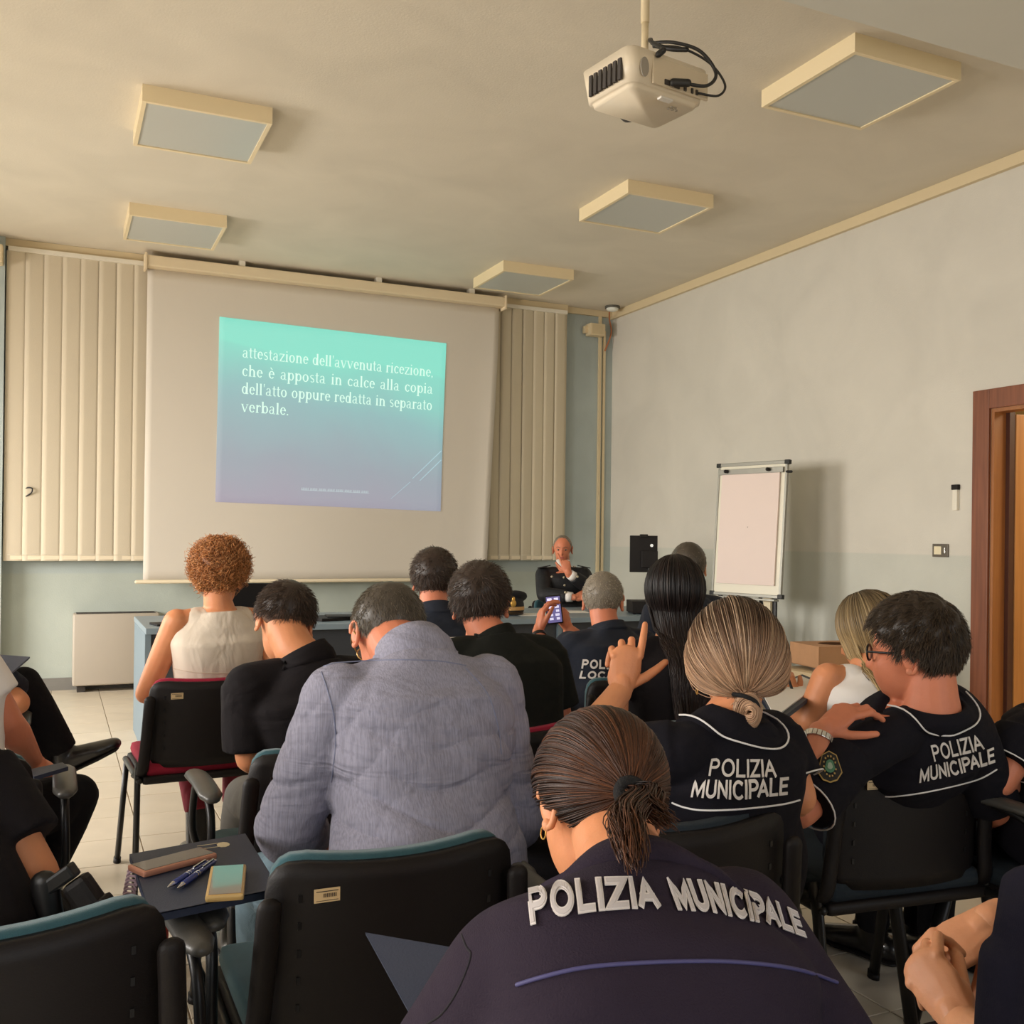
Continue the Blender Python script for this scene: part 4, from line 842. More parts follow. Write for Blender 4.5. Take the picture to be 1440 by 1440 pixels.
    Fall = np.vstack(Fs); mi = lipm[Fall].all(1).astype(np.int32); bo.data.polygons.foreach_set('material_index', mi)
    for k, sg in enumerate((-1, 1)):
        if ears[k]: obj('ear', (lambda q: (q[0]-B0, q[1]))(xf(ear_part(sg), H, M3=Rm*hs)), skin, bo, True)
    if eyes:
        for sg in (-1, 1):
            c = H+Rm @ V3(sg*0.030, 0.071, 0.0)*hs-B0; e_ = obj('eye', ellip(c-Rm @ V3(0, 0.0035, 0), 0.0120, 0.0120, 0.0085), M_eye, bo, True)
            obj('iris', ellip(c+Rm @ V3(0, 0.0062, -0.001), 0.0065, 0.0030, 0.0060, Rm), M_iris, e_, True)
            obj('eyebrow', (lambda q: (q[0]-B0, q[1]))(xf(tube([V3(sg*0.015, 0.088, 0.020), V3(sg*0.030, 0.086, 0.025), V3(sg*0.045, 0.076, 0.021)], [(0.002, 0.003)]*3, 8), H, M3=Rm*hs)), mat('brow_grey', (110, 90, 78), 0.8), bo, True)
    R_ = dict(body=bo, H=H, Rm=Rm, B0=B0, SL=SLp, SR=SRp, EL=EL, ER=ER, WL=WLt, WR=WRt, fwd=fwd, lat=lat, up=up, N=N, P=P, hs=hs, lat_s=lat_s)
    # ---- shirt
    if shirt is not None:
        gp = torso_parts(P, N-up*0.012, lat, lat_s, bw, bd, pad, fwd, z_low=-0.09, belly=belly, bend=bend)
        for S in (SLp, SRp):
            if sleeve == 'none': gp.append(tube([N-up*0.055, N*0.45+S*0.55-up*0.022], [(0.075, 0.040+pad), (0.060, 0.040+pad)], 14, side=fwd))
            else: gp.append(tube([N-up*0.055, (N*0.5+S*0.5)-up*0.020, S-up*0.006], [0.040+pad, 0.044+pad, 0.047+pad], 14))
        cuffs = []
        for S, E_, W_ in ((SLp, EL, WLt), (SRp, ER, WRt)):
            if sleeve == 'none': continue
            if sleeve == 'short':
                q = S+(E_-S)*slen; gp.append(tube([S, (S+q)/2, q], [0.052*armk+spad, 0.054*armk+spad, 0.053*armk+spad+0.003], 16, caps='flat')); cuffs.append((q, nrmz(E_-S), 0.053*armk+spad+0.003))
            else:
                q = E_+(W_-E_)*(sleeve if not isinstance(sleeve, str) else 0.95)
                gp.append(tube([S, S+(E_-S)*0.5, E_], [0.054*armk+spad, 0.050*armk+spad, 0.045*armk+spad], 16)); gp.append(tube([E_, (E_+q)/2, q], [0.046*armk+spad+slv, 0.042*armk+spad+slv, 0.036*armk+spad+slv], 16, caps='flat')); cuffs.append((q, nrmz(W_-E_), 0.036*armk+spad+slv))
        gv, gf = remesh(gp, cvox, csm, 0.6)
        # soft folds pushed into the surface
        w_ = (gv-P); n1 = np.sin(w_[:, 2]*38+6*np.sin(w_[:, 0]*9)+w_[:, 1]*12)*np.sin(w_[:, 0]*17+2.2*np.sin(w_[:, 2]*11)+1.3)
        amp = 0.0030*np.clip(1.2-2.2*(w_[:, 2]/max(0.2, (N-P)[2])), 0.25, 1.0)
        cen = P+np.outer(np.clip(((gv-P) @ up), 0, 1), up); out = gv-cen; out /= np.linalg.norm(out, axis=1, keepdims=True)+1e-6; gv = gv+out*(n1*amp*fold)[:, None]
        if fold > 1.0:                                   # sharper creases: slack round the waist, pulls below the arms
            hz = w_[:, 2]; ph = hz*95+2.6*np.sin(w_[:, 0]*10+1)+1.4*np.sin(w_[:, 0]*23+hz*9); c1 = np.abs(np.sin(ph*0.5))**0.35
            lo = np.exp(-((hz-0.20)/0.09)**2)+0.5*np.exp(-((hz-0.33)/0.05)**2); x_ = w_ @ lat; dg_ = np.abs(np.sin((hz*1.0+np.abs(x_)*1.3)*30+np.sin(x_*14)))**0.4; up_ = np.exp(-((np.abs(x_)-0.17)/0.07)**2)*np.exp(-((hz-0.30)/0.14)**2)
            gv = gv-out*(((1-c1)*0.0110*lo)+((1-dg_)*0.0090*up_))[:, None]
        so = fast_mesh('shirt', gv-B0, gf, shirt, bo, True); R_['shirt'] = so; R_['bvh'] = BVHTree.FromPolygons([Vector(v) for v in gv.tolist()], [tuple(map(int, t)) for t in gf]); R_['cuffs'] = cuffs
    # ---- legs and trousers
    if trouser is not None:
        legs = []; kn = []
        for sg, spec in ((-1, ll), (1, rl)):
            hp_ = P+lat*sg*0.095+V3(0, 0, -0.03)+fwd*0.02
            if spec is None: K_ = hp_+fwd*0.41+lat*sg*0.03+V3(0, 0, -0.0); A_ = V3(K_[0], K_[1], 0.10)+fwd*0.02
            else: K_, A_ = map(np.asarray, spec[:2])
            kn.append((K_, A_)); legs.append(tube([hp_-fwd*0.03, hp_+(K_-hp_)*0.4, K_], [0.092, 0.083, 0.064], 16)); legs.append(tube([K_, K_+(A_-K_)*0.35, A_], [0.063, 0.062, 0.050], 16, caps='flat' if shoe else 'round'))
        legs.append(tube([P+V3(0, 0, 0.03), P+V3(0, 0, 0.0), P+V3(0, 0, -0.04)], [(0.155*bw, 0.105*bd), (0.185*bw, 0.13*bd), (0.17*bw, 0.125*bd)], 20, side=lat))
        tv, tf = remesh(legs, cvox*1.25, 5, 0.6); fast_mesh('trousers', tv-B0, tf, trouser, bo, True)
        if shoe:
            for (K_, A_), spec in zip(kn, (ll, rl)):
                td = nrmz(spec[2]) if spec is not None and len(spec) > 2 else fwd
                sol = A_+V3(0, 0, -0.045) if spec is not None and len(spec) > 2 else V3(A_[0], A_[1], 0.045)
                zz = nrmz(V3(0, 0, 1)-td*td[2]) if abs(td[2]) < 0.95 else nrmz(A_-K_)*-1
                Rs = np.stack([np.cross(td, zz), td, zz], 1)
                sh = [tube([sol+Rs @ V3(0, -0.06, 0), sol+Rs @ V3(0, 0.03, 0.004), sol+Rs @ V3(0, 0.12, -0.008), sol+Rs @ V3(0, 0.175, -0.014)], [(0.036, 0.040), (0.040, 0.044), (0.047, 0.032), (0.036, 0.024)], 16, side=Rs[:, 0]), tube([sol+V3(0, 0, 0.0), A_+nrmz(K_-A_)*0.03], [0.042, 0.043], 14)]
                sv, sf = remesh(sh, 0.007, 4); fast_mesh('shoe', sv-B0, sf, M_shoe, bo, True)
                obj('shoe_sole', (lambda q: (q[0]-B0, q[1]))(xf(tube([V3(0, -0.07, 0), V3(0, 0.03, 0), V3(0, 0.11, 0), V3(0, 0.168, 0.002)], [(0.036, 0.009), (0.038, 0.009), (0.046, 0.009), (0.034, 0.009)], 16, side=(1, 0, 0)), sol+Rs @ V3(0, 0, -0.035), M3=Rs)), M_black, bo, True)
    # ---- collar: a band standing round the neck
    if collar is not None:
        cm, ch, cr, flare = collar; nd = nrmz((N*0.4+jaw*0.6)-N+1e-6); c0 = N-up*0.030; 
        r0 = frame(fwd)[:, 0]; V = []; n = 40; rows = [(0.0, cr+0.014), (ch*0.5, cr+0.008+flare*0.3), (ch, cr+flare), (ch*0.98, cr+flare-0.005), (ch*0.4, cr-0.002), (-0.01, cr-0.002)]
        l_ = nrmz(lat_s-nd*np.dot(lat_s, nd)); f_ = np.cross(nd, l_)
        for z, r in rows:
            for k in range(n):
                a_ = 2*math.pi*k/n; frt = max(0, math.sin(a_)); V.append(c0+nd*(z-0.02*frt)+l_*math.cos(a_)*r+f_*math.sin(a_)*r*0.96)
        Fc = [(i*n+k, i*n+(k+1) % n, ((i+1) % len(rows))*n+(k+1) % n, ((i+1) % len(rows))*n+k) for i in range(len(rows)) for k in range(n)]
        R_['collar'] = obj('collar', (np.array(V)-B0, Fc), cm, bo, True)
        R_['colpar'] = (c0, nd, l_, f_, cr)
    return R_
def chest_ray(R, x, y):
    h = R['bvh'].ray_cast(Vector(EYE), Vector(nrmz(ray(x, y))), 20.0)
    return (np.array(h[0]), np.array(h[1])) if h[0] is not None else (None, None)
def push_out(R, p, lift=0.004, snap=False):
    loc, n, i, dist = R['bvh'].find_nearest(Vector(p))
    if loc is None: return p
    loc = np.array(loc); n = np.array(n); s = np.dot(p-loc, n)
    return loc+n*lift if (s < lift or snap) else p
def collar_band(R, m, rt=0.064, ht=0.030, rb=0.100, hb=-0.025, piping=None, lean=0.0, thick=0.004, back=0.0):
    N, up = R['N'], R['up']; jaw = R['H']+R['Rm'] @ V3(0, -0.035, -0.07)*R['hs']; nd = nrmz(nrmz(jaw-N)*0.5+up*0.5); l_ = nrmz(R['lat_s']-nd*np.dot(R['lat_s'], nd)); f_ = np.cross(nd, l_); c0 = N-f_*back; n = 56
    rows = [(ht-0.022, rt-0.008, 0), (ht-0.004, rt-0.006, 0), (ht, rt-0.001, 0), (ht-0.002, rt+0.004, 0), ((ht*0.55+hb*0.45), rt*0.5+rb*0.5, 0), (hb*0.8+ht*0.2, rt*0.2+rb*0.8, 0.0075), (hb, rb, 0.0065), (hb-0.001, rb+0.001, -0.002)]; V = []
    for z, r, snap in rows:
        for k in range(n):
            a = 2*math.pi*k/n; fr = math.sin(a); p = c0+nd*(z-0.035*max(0, fr)+lean*abs(math.cos(a)))+l_*math.cos(a)*r*1.04+f_*fr*r
            if snap > 0: p = push_out(R, p, snap, snap == 0.0065)
            elif snap < 0: p = push_out(R, p, snap, True)
            V.append(p)
    Fc = [(i*n+k, i*n+(k+1) % n, (i+1)*n+(k+1) % n, (i+1)*n+k) for i in range(len(rows)-1) for k in range(n)]
    R['collar'] = obj('collar', (np.array(V)-R['B0'], Fc), m, R['body'], True)
    if piping is not None:
        P = [V[6*n+(k % n)]+(V[6*n+(k % n)]-c0)*0.01 for k in range(n//2-2, n+3)]
        for _ in range(4): P = [P[0]]+[(P[i-1]+2*P[i]+P[i+1])/4 for i in range(1, len(P)-1)]+[P[-1]]
        P = [push_out(R, p-up*0.004, 0.0125) for p in P]
        for _ in range(2): P = [P[0]]+[(P[i-1]+2*P[i]+P[i+1])/4 for i in range(1, len(P)-1)]+[P[-1]]
        obj('collar_piping', tube(np.array(P)-R['B0'], 0.0021, 6), piping, R['body'], True)
def garment_line(R, pts, r, m, name='piping', lift=0.0):
    P = []
    pp = smooth_path([(x, y, 0) for x, y in pts], 5)
    for x, y, _ in pp:
        p, n = chest_ray(R, x, y)
        if p is not None: P.append(p-ray(x, y)*0.0+n*(0.001+lift)*(1 if np.dot(n, ray(x, y)) < 0 else -1))
    if len(P) > 1: return obj(name, (lambda q: (q[0]-R['B0'], q[1]))(tube(P, r, 6)), m, R['body'], True)
def block_glyphs():
    def seg(*p): return [np.array(q, float) for q in p]
    def arc(cx, cy, rx, ry, a0, a1, k=9): return [np.array((cx+rx*math.cos(math.radians(a0+(a1-a0)*i/k)), cy+ry*math.sin(math.radians(a0+(a1-a0)*i/k)))) for i in range(k+1)]
    return {'P': (0.62, [seg((0, 0), (0, 1)), seg((0, 1), (0.3, 1))+arc(0.32, 0.74, 0.28, 0.26, 80, -80)+seg((0.3, 0.48), (0, 0.48))]),
     'O': (0.80, [arc(0.4, 0.5, 0.4, 0.5, 0, 360, 22)]), 'L': (0.52, [seg((0, 1), (0, 0), (0.52, 0))]), 'I': (0.0, [seg((0, 0), (0, 1))]), 'Z': (0.60, [seg((0, 1), (0.60, 1), (0, 0), (0.60, 0))]),
     'A': (0.74, [seg((0, 0), (0.37, 1), (0.74, 0)), seg((0.14, 0.33), (0.60, 0.33))]), 'M': (0.82, [seg((0, 0), (0, 1), (0.41, 0.12), (0.82, 1), (0.82, 0))]),
     'U': (0.62, [seg((0, 1), (0, 0.33))+arc(0.31, 0.32, 0.31, 0.32, 190, 350)+seg((0.62, 0.33), (0.62, 1))]), 'N': (0.62, [seg((0, 0), (0, 1), (0.62, 0), (0.62, 1))]),
     'C': (0.70, [arc(0.4, 0.5, 0.4, 0.5, 48, 312, 16)]), 'E': (0.50, [seg((0.5, 1), (0, 1), (0, 0), (0.5, 0)), seg((0, 0.52), (0.44, 0.52))])}
BG = block_glyphs()
def block_text(s, w, gap, win=None):
    # quads (u, v) along thick strokes, glyph box height 1 including stroke width; win = narrower stroke drawn in the same skeleton
    wi = win or w; V = []; F = []; x = w/2; h = 1-w
    for ci, c in enumerate(s):
        adv, lines = BG[c]
        if ci and (c == 'A' or s[ci-1] == 'A'): x -= (gap*0.9+w*0.55) if s[ci-1] == 'P' else gap*0.35
        for ln in lines:
            P = [np.array((x+p[0], w/2+p[1]*h)) for p in ln]; Q = []
            for a, b in zip(P[:-1], P[1:]):
                k = max(1, int(np.linalg.norm(b-a)/0.2)); Q += [a+(b-a)*i/k for i in range(k)]
            Q.append(P[-1]); closed = np.linalg.norm(Q[0]-Q[-1]) < 1e-6; m = len(Q); L_, R2 = [], []
            for i in range(m):
                p0 = Q[i-1] if i > 0 else (Q[m-2] if closed else Q[i]); p1 = Q[(i+1)] if i < m-1 else (Q[1] if closed else Q[i])
                d0 = Q[i]-p0; d1 = p1-Q[i]
                if np.linalg.norm(d0) < 1e-9: d0 = d1
                if np.linalg.norm(d1) < 1e-9: d1 = d0
                d0 = d0/np.linalg.norm(d0); d1 = d1/np.linalg.norm(d1); t = d0+d1; t /= np.linalg.norm(t)+1e-9; n = np.array((-t[1], t[0])); k = 1/max(0.45, n@np.array((-d0[1], d0[0])))
                q = Q[i].copy()
                if not closed and i in (0, m-1): q = q+(-d1 if i == 0 else d0)*wi/2*(1 if abs(d1[0]) < 0.05 or abs(d1[1]) < 0.05 else 0.6)
                L_.append(q+n*k*wi/2); R2.append(q-n*k*wi/2)
            o = len(V); V += L_+R2; F += [(o+i, o+m+i, o+m+i+1, o+i+1) for i in range(m-1)]
        x += adv+w+gap
    W_ = x-gap-w/2; V = np.array(V); V[:, 0] /= W_; V[:, 1] = np.clip(V[:, 1], 0.0, 1.0); return V, F
def garment_text(R, s, top, bot, m, w=0.17, gap=0.13, thick=0.0015, name='lettering', rim=None, lift=0.0026):
    tp = np.array(top, float); bt = np.array(bot, float); ut = np.linspace(0, 1, len(tp)); ub = np.linspace(0, 1, len(bt)); first = None
    for wi, mm, lf in ((w, m, lift),)+(((w*0.55, rim, lift+thick*0.55),) if rim else ()):
        V, F = block_text(s, w, gap, wi); P = np.zeros((len(V), 3)); ok = np.ones(len(V), bool)
        for i, (u, v) in enumerate(V):
            t = np.array([np.interp(u, ut, tp[:, 0]), np.interp(u, ut, tp[:, 1])]); b = np.array([np.interp(u, ub, bt[:, 0]), np.interp(u, ub, bt[:, 1])]); q = b+(t-b)*v
            p, n = chest_ray(R, q[0], q[1])
            if p is None: ok[i] = False; continue
            P[i] = p+(n if np.dot(n, ray(*q)) < 0 else -n)*lf
        F = [f for f in F if all(ok[k] for k in f)]
        if not F: return None
        o = obj(name if first is None else 'letter_stitching', (P-R['B0'], F), mm, R['body'] if first is None else first, False); md = o.modifiers.new('s', 'SOLIDIFY'); md.thickness = thick; md.offset = 1.0; first = first or o
    return first
# ---------------------------------------------------------------- cloth and hair materials
C_shirt = mat('shirt_blue_grey', (138, 136, 152), 0.85, bump=0.35, bscale=500, stretch=(1, 1, 0.15), wrinkle=0.55, wscale=(5, 5, 16), var=0.04, vscale=120)
def pinstripe(m, amt=0.10, scale=420.0):
    nt = m.node_tree; N = nt.nodes; L = nt.links; b = N['Principled BSDF']; src = b.inputs['Base Color'].links[0].from_socket
    tc = N.new('ShaderNodeTexCoord'); mp = N.new('ShaderNodeMapping'); mp.inputs['Scale'].default_value = (scale, scale*0.3, 4); L.new(tc.outputs['Object'], mp.inputs[0]); n = N.new('ShaderNodeTexNoise'); n.inputs['Scale'].default_value = 1.0; n.inputs['Detail'].default_value = 1
    L.new(mp.outputs[0], n.inputs['Vector']); mr = N.new('ShaderNodeMapRange'); mr.inputs[1].default_value = 0.35; mr.inputs[2].default_value = 0.65; mr.inputs[3].default_value = 1-amt; mr.inputs[4].default_value = 1+amt; L.new(n.outputs[0], mr.inputs[0])
    sc = N.new('ShaderNodeVectorMath'); sc.operation = 'SCALE'; L.new(src, sc.inputs[0]); L.new(mr.outputs[0], sc.inputs['Scale']); L.new(sc.outputs[0], b.inputs['Base Color'])
pinstripe(C_shirt, 0.14)
C_navy = mat('uniform_navy', (24, 22, 36), 0.9, bump=0.25, bscale=500, wrinkle=0.4, wscale=(5, 5, 9), spec=0.2)
C_navy2 = mat('polo_dark_navy', (19, 17, 24), 0.9, bump=0.25, bscale=500, wrinkle=0.4, wscale=(5, 5, 9), spec=0.2)
C_navy3 = mat('polo_blue_navy', (20, 26, 40), 0.9, bump=0.25, bscale=500, wrinkle=0.4, wscale=(5, 5, 9))
C_jacket = mat('jacket_plum_navy', (43, 34, 46), 0.9, bump=0.35, bscale=450, wrinkle=0.45, wscale=(4, 4, 7), spec=0.2)
C_black = mat('tee_black', (25, 21, 23), 0.9, bump=0.25, bscale=500, wrinkle=0.5, wscale=(5, 5, 9), spec=0.2)
C_green = mat('tee_black_green', (24, 25, 21), 0.9, bump=0.25, bscale=500, wrinkle=0.4, wscale=(5, 5, 9), spec=0.2)
C_cream = mat('top_cream', (214, 200, 182), 0.85, bump=0.15, bscale=400, wrinkle=0.5, wscale=(9, 9, 4))
C_wht = mat('cloth_white', (226, 220, 214), 0.8, bump=0.1)
C_jeans = mat('denim_washed', (96, 118, 130), 0.9, bump=0.5, bscale=500, wrinkle=0.7, wscale=(9, 9, 9), var=0.2, vscale=9)
C_dark = mat('trousers_dark', (19, 17, 20), 0.9, spec=0.2, bump=0.2, bscale=400, wrinkle=0.5, wscale=(8, 8, 8))
C_red = mat('trousers_crimson', (128, 30, 46), 0.85, bump=0.2, bscale=300, wrinkle=0.6, wscale=(8, 8, 6))
C_grey = mat('trousers_grey', (110, 108, 104), 0.9, wrinkle=0.6, wscale=(8, 8, 8))
M_pipe = mat('white_piping', (222, 218, 214), 0.6); M_let = mat('lettering_white', (214, 206, 198), 0.7, bump=0.3, bscale=700); M_lethi = mat('reflective_white', (212, 204, 200), 0.55, bump=0.2, bscale=600)
H_brown = hair_mat('hair_brown_streaked', (34, 22, 18), (74, 46, 32), (138, 84, 50), 0.4)
H_blond = hair_mat('hair_blond_rooted', (74, 52, 38), (176, 138, 108), (216, 184, 150), 0.26)
H_lblond = hair_mat('hair_long_blond', (62, 50, 38), (176, 148, 104), (206, 180, 136), 0.18)
H_dark = hair_mat('hair_near_black', (24, 17, 15), (40, 27, 24), (60, 40, 34), 0.5)
H_sdark = hair_mat('hair_short_dark', (44, 33, 27), (70, 54, 43), (98, 76, 60), 0.4)
H_salt = hair_mat('hair_salt_pepper', (58, 50, 42), (104, 94, 80), (150, 138, 118), 0.4)
H_grey = hair_mat('hair_grey', (110, 100, 86), (164, 152, 134), (200, 190, 172), 0.4)
H_ginger = hair_mat('hair_ginger', (116, 68, 38), (190, 126, 74), (228, 174, 118), 0.3)
H_gm = hair_mat('hair_dark_olive', (38, 29, 22), (66, 52, 38), (92, 74, 54), 0.4)

def short_style(R, kind, m, n, length, th=0.008, lift=0.35, r0=0.0008, curl=0.0, messy=0.25, whorl=(0.1, -0.75, 0.65), lump=0.001):
    c = hair_cap('hair', R['H'], R['Rm'], R['hs'], kind, th, m, R['body'], 0.3, R['B0'], lump)
    short_hair('hair_strands', R['H'], R['Rm'], R['hs'], kind, n, length, m, c, R['B0'], th, whorl, lift, r0, 5, curl, messy)
    return c
def local_to_w(R, P): return (P*R['hs']) @ R['Rm'].T+R['H']-R['B0']
def slerp_path(d0, d1, k):
    # great-circle interpolation between unit vectors (N,3),(N,3) -> N,K,3
    c = np.clip((d0*d1).sum(1), -0.999, 0.999); om = np.arccos(c)[:, None, None]; t = np.linspace(0, 1, k)[None, :, None]
    return (np.sin((1-t)*om)*d0[:, None]+np.sin(t*om)*d1[:, None])/np.sin(om)
UPD = lambda p: (p[0], p[1])

# ======== woman with the ponytail, front right of the photograph
def A(x, y, d): return at(x, y, d)
PW_H = A(838, 1128, 1.37)
PW = person('ponytail', 'person with brown ponytail in a navy jacket lettered POLIZIA MUNICIPALE in one line', A(870, 1800, 0.98), A(893, 1238, 1.17), PW_H, cdir(-0.38, 0.42, 0.80), roll=-0.16, yaw=2, skin=SK_A,
    sw=0.150, larm=(A(618, 1500, 1.12), A(690, 1560, 1.35)), rarm=(A(1168, 1490, 1.12), A(1100, 1560, 1.33)), shirt=C_jacket, sleeve='long', trouser=C_dark, voxel=0.0045, cvox=0.006, hs=1.0,
    bw=1.0, bd=1.0, spad=0.018, pad=0.024, csm=26, bend=0.05, shoe=True, drop=0.075)
def ponytail_hair(R):
    tie = nrmz((-0.10, -0.92, -0.12)); th = 0.012
    cap = hair_cap('hair', R['H'], R['Rm'], R['hs'], 'long', 0.010, H_brown, R['body'], 0.35, R['B0'])
    n = 2600; d = scalp_dirs(n, 'long', 0.35); K = 16
    P = slerp_path(d, np.tile(tie, (n, 1)), K); rr = head_r(P.reshape(-1, 3)).reshape(n, K)
    t = np.linspace(0, 1, K)[None]; lift = 0.0095+0.004*nr.rand(n, 1)+0.012*np.sin(t*math.pi)*0.25+0.010*t**6
    W = P*(rr+lift)[..., None]; tp = tie*(head_r(tie[None])[0]+0.018); off = nr.normal(size=(n, 3)); off /= np.linalg.norm(off, axis=1, keepdims=True); off *= 0.016*nr.rand(n, 1)**0.5
    k = np.clip((t-0.75)/0.25, 0, 1)[..., None]**2; W = W*(1-k)+(tp+off)[:, None]*k
    az = np.arctan2(d[:, 0], d[:, 1]); rv = np.clip(0.5+0.28*np.sin(az*9)*np.cos(d[:, 2]*13)+nr.normal(scale=0.22, size=n), 0, 1)
    strands('hair_strands', local_to_w(R, W.reshape(-1, 3)).reshape(n, K, 3), 0.00115, H_brown, cap, tt=np.tile(np.linspace(0.1, 0.85, K), (n, 1)), rv=rv, taper=0.8)
    return cap, tp
cap, tp = ponytail_hair(PW)
tw = local_to_w(PW, tp[None])[0]; TW = tw+PW['B0']
back = nrmz(PW['Rm'] @ V3(-0.10, -0.92, -0.12))
tl_ = obj('hair_tie', (lambda q: q)(join([tube(smooth_path([tw+back*0.004+0.014*(PW['Rm'] @ V3(math.cos(a), 0, math.sin(a))) for a in np.linspace(0, 6.28, 9)], 4), 0.010, 10)])), mat('hair_tie_black', (14, 12, 13), 0.9, bump=0.6, bscale=300), PW['body'], True)
def tail(R, n, start, ctrl, spread, m, cap, r0=0.0011, K=14, ends=0.0):
    P = np.zeros((n, K, 3)); path = smooth_path([start]+ctrl, 8); ts = np.linspace(0, 1, len(path))
    for i in range(n):
        L_ = 1-ends*nr.rand(); tq = np.linspace(0, L_, K); c = np.stack([np.interp(tq, ts, path[:, j]) for j in range(3)], 1); o_ = nr.normal(size=3); o_ /= np.linalg.norm(o_)
        P[i] = c+o_*(nr.rand()**0.5)*np.interp(tq, [0, 0.15, 0.6, 1], spread)[:, None]+np.array([0.004*math.sin(7*q+i) for q in tq])[:, None]*R['lat']
    strands('ponytail_strands', P-R['B0'], r0, m, cap, rv=np.clip(nr.normal(0.45, 0.3, n), 0, 1), taper=0.5)
tail(PW, 420, TW, [TW+back*0.035-V3(0, 0, 0.010), A(880, 1150, 1.12), A(886, 1182, 1.075), A(891, 1215, 1.05)], [0.012, 0.017, 0.022, 0.014], H_brown, cap, ends=0.35)
tail(PW, 160, TW, [TW+back*0.02+CR*0.02, A(915, 1135, 1.20), A(932, 1150, 1.185), A(944, 1160, 1.18)], [0.010, 0.014, 0.016, 0.016], H_brown, cap, ends=0.4)
er = PW['H']+PW['Rm'] @ V3(-0.083, -0.002, -0.045)
obj('earring', tube(smooth_path([er+0.008*(PW['Rm'] @ V3(0.2, math.cos(a), math.sin(a))) for a in np.linspace(0, 6.28, 9)], 3)-PW['B0'], 0.0010, 6), M_gold, PW['body'], True)
collar_band(PW, C_jacket, 0.066, 0.004, 0.098, -0.040, None, 0.0)
garment_text(PW, 'POLIZIA', [(742, 1252), (785, 1242), (830, 1238), (880, 1236), (915, 1237)], [(748, 1304), (790, 1292), (835, 1285), (885, 1281), (930, 1282)], M_lethi, w=0.25, gap=0.10, thick=0.0012, rim=mat('letter_stitch', (190, 182, 180), 0.7))
garment_text(PW, 'MUNICIPALE', [(935, 1237), (985, 1240), (1035, 1250), (1080, 1264), (1118, 1284)], [(952, 1283), (1000, 1286), (1045, 1296), (1090, 1306), (1132, 1321)], M_lethi, w=0.25, gap=0.10, thick=0.0012, rim=mat('letter_stitch', (190, 182, 180), 0.7))
garment_line(PW, [(728, 1385), (760, 1375), (810, 1363), (860, 1357), (930, 1353), (1010, 1352), (1080, 1357), (1130, 1366), (1176, 1382)], 0.0022, mat('seam_piping_blue', (70, 66, 110), 0.6), 'seam_piping')
garment_line(PW, [(640, 1290), (655, 1330), (662, 1345), (645, 1390), (622, 1425), (600, 1440)], 0.0012, mat('seam_dark', (18, 12, 20), 0.9), 'sleeve_seam', -0.001)

# ======== man in the blue-grey shirt
SM = person('shirt', 'person with thinning grey-brown hair in a blue-grey rolled-sleeve shirt and washed jeans', A(603, 1315, 1.96), A(582, 924, 2.12), A(546, 892, 2.26), cdir(-0.30, 0.62, 0.75), roll=-0.06, yaw=6, skin=SK_C,
    sw=0.172, larm=(A(404, 1165, 2.05), A(452, 1190, 2.28)), rarm=(A(718, 1150, 2.12), A(690, 1175, 2.36)), shirt=C_shirt, sleeve=0.28, trouser=C_jeans, voxel=0.005, cvox=0.005, fold=1.6, ll=(A(370, 1238, 2.26), A(372, 1440, 2.36)), rl=(A(600, 1290, 2.4), A(600, 1430, 2.5)),
    bw=1.06, bd=1.15, belly=0.04, spad=0.022, slv=0.004, drop=0.078, neckr=0.064, pad=0.018)
collar_band(SM, C_shirt, 0.072, 0.030, 0.088, -0.018, None)
short_style(SM, 'short', H_salt, 4200, 0.016, 0.004, 0.3, 0.0007, whorl=(0.0, -0.35, 0.9))
cz = SM['EL']+(SM['WL']-SM['EL'])*0.28
obj('rolled_cuff', tube([cz-nrmz(SM['WL']-SM['EL'])*0.03-SM['B0'], cz+nrmz(SM['WL']-SM['EL'])*0.03-SM['B0']], [0.066, 0.064], 20, caps='flat'), C_shirt, SM['body'], True)
garment_line(SM, [(452, 938), (480, 931), (520, 929), (570, 928), (620, 930), (655, 936)], 0.0012, mat('shirt_seam', (120, 124, 148), 0.9), 'yoke_seam', -0.0005)
garment_line(SM, [(452, 945), (462, 975), (470, 1010), (472, 1050), (466, 1100)], 0.0012, mat('shirt_seam', (120, 124, 148), 0.9), 'sleeve_seam', -0.0005)
garment_line(SM, [(655, 940), (685, 975), (700, 1020), (705, 1060)], 0.0012, mat('shirt_seam', (120, 124, 148), 0.9), 'sleeve_seam', -0.0005)
def glasses(R, m, lens=True, gr=0.0016):
    H, Rm, B0, s = R['H'], R['Rm'], R['B0'], R['hs']; T = lambda p: H+Rm @ (np.array(p)*s)-B0
    fr = []
    for sg in (-1, 1):
        ring = [T((sg*0.032+0.023*math.cos(a), 0.090-0.25*abs(sg*0.032+0.023*math.cos(a))**1.4, 0.000+0.018*math.sin(a))) for a in np.linspace(0, 2*math.pi, 17)]
        fr.append(tube(ring, gr, 6)); fr.append(tube(smooth_path([T((sg*0.056, 0.083, 0.004)), T((sg*0.076, 0.04, 0.004)), T((sg*0.080, -0.005, 0.002)), T((sg*0.080, -0.022, -0.015))], 4), gr, 6))
    fr.append(tube([T((-0.010, 0.090, 0.004)), T((0, 0.094, 0.006)), T((0.010, 0.090, 0.004))], 0.0014, 6))
    g = obj('glasses', join(fr), m, R['body'], True)
    if lens:
        for sg in (-1, 1): obj('lens', xf(ellip((0, 0, 0), 0.022, 0.001, 0.017), T((sg*0.032, 0.086, 0)), M3=Rm), M_glass, g, True)
glasses(SM, mat('glasses_gold', (190, 160, 100), 0.3, metal=0.7))

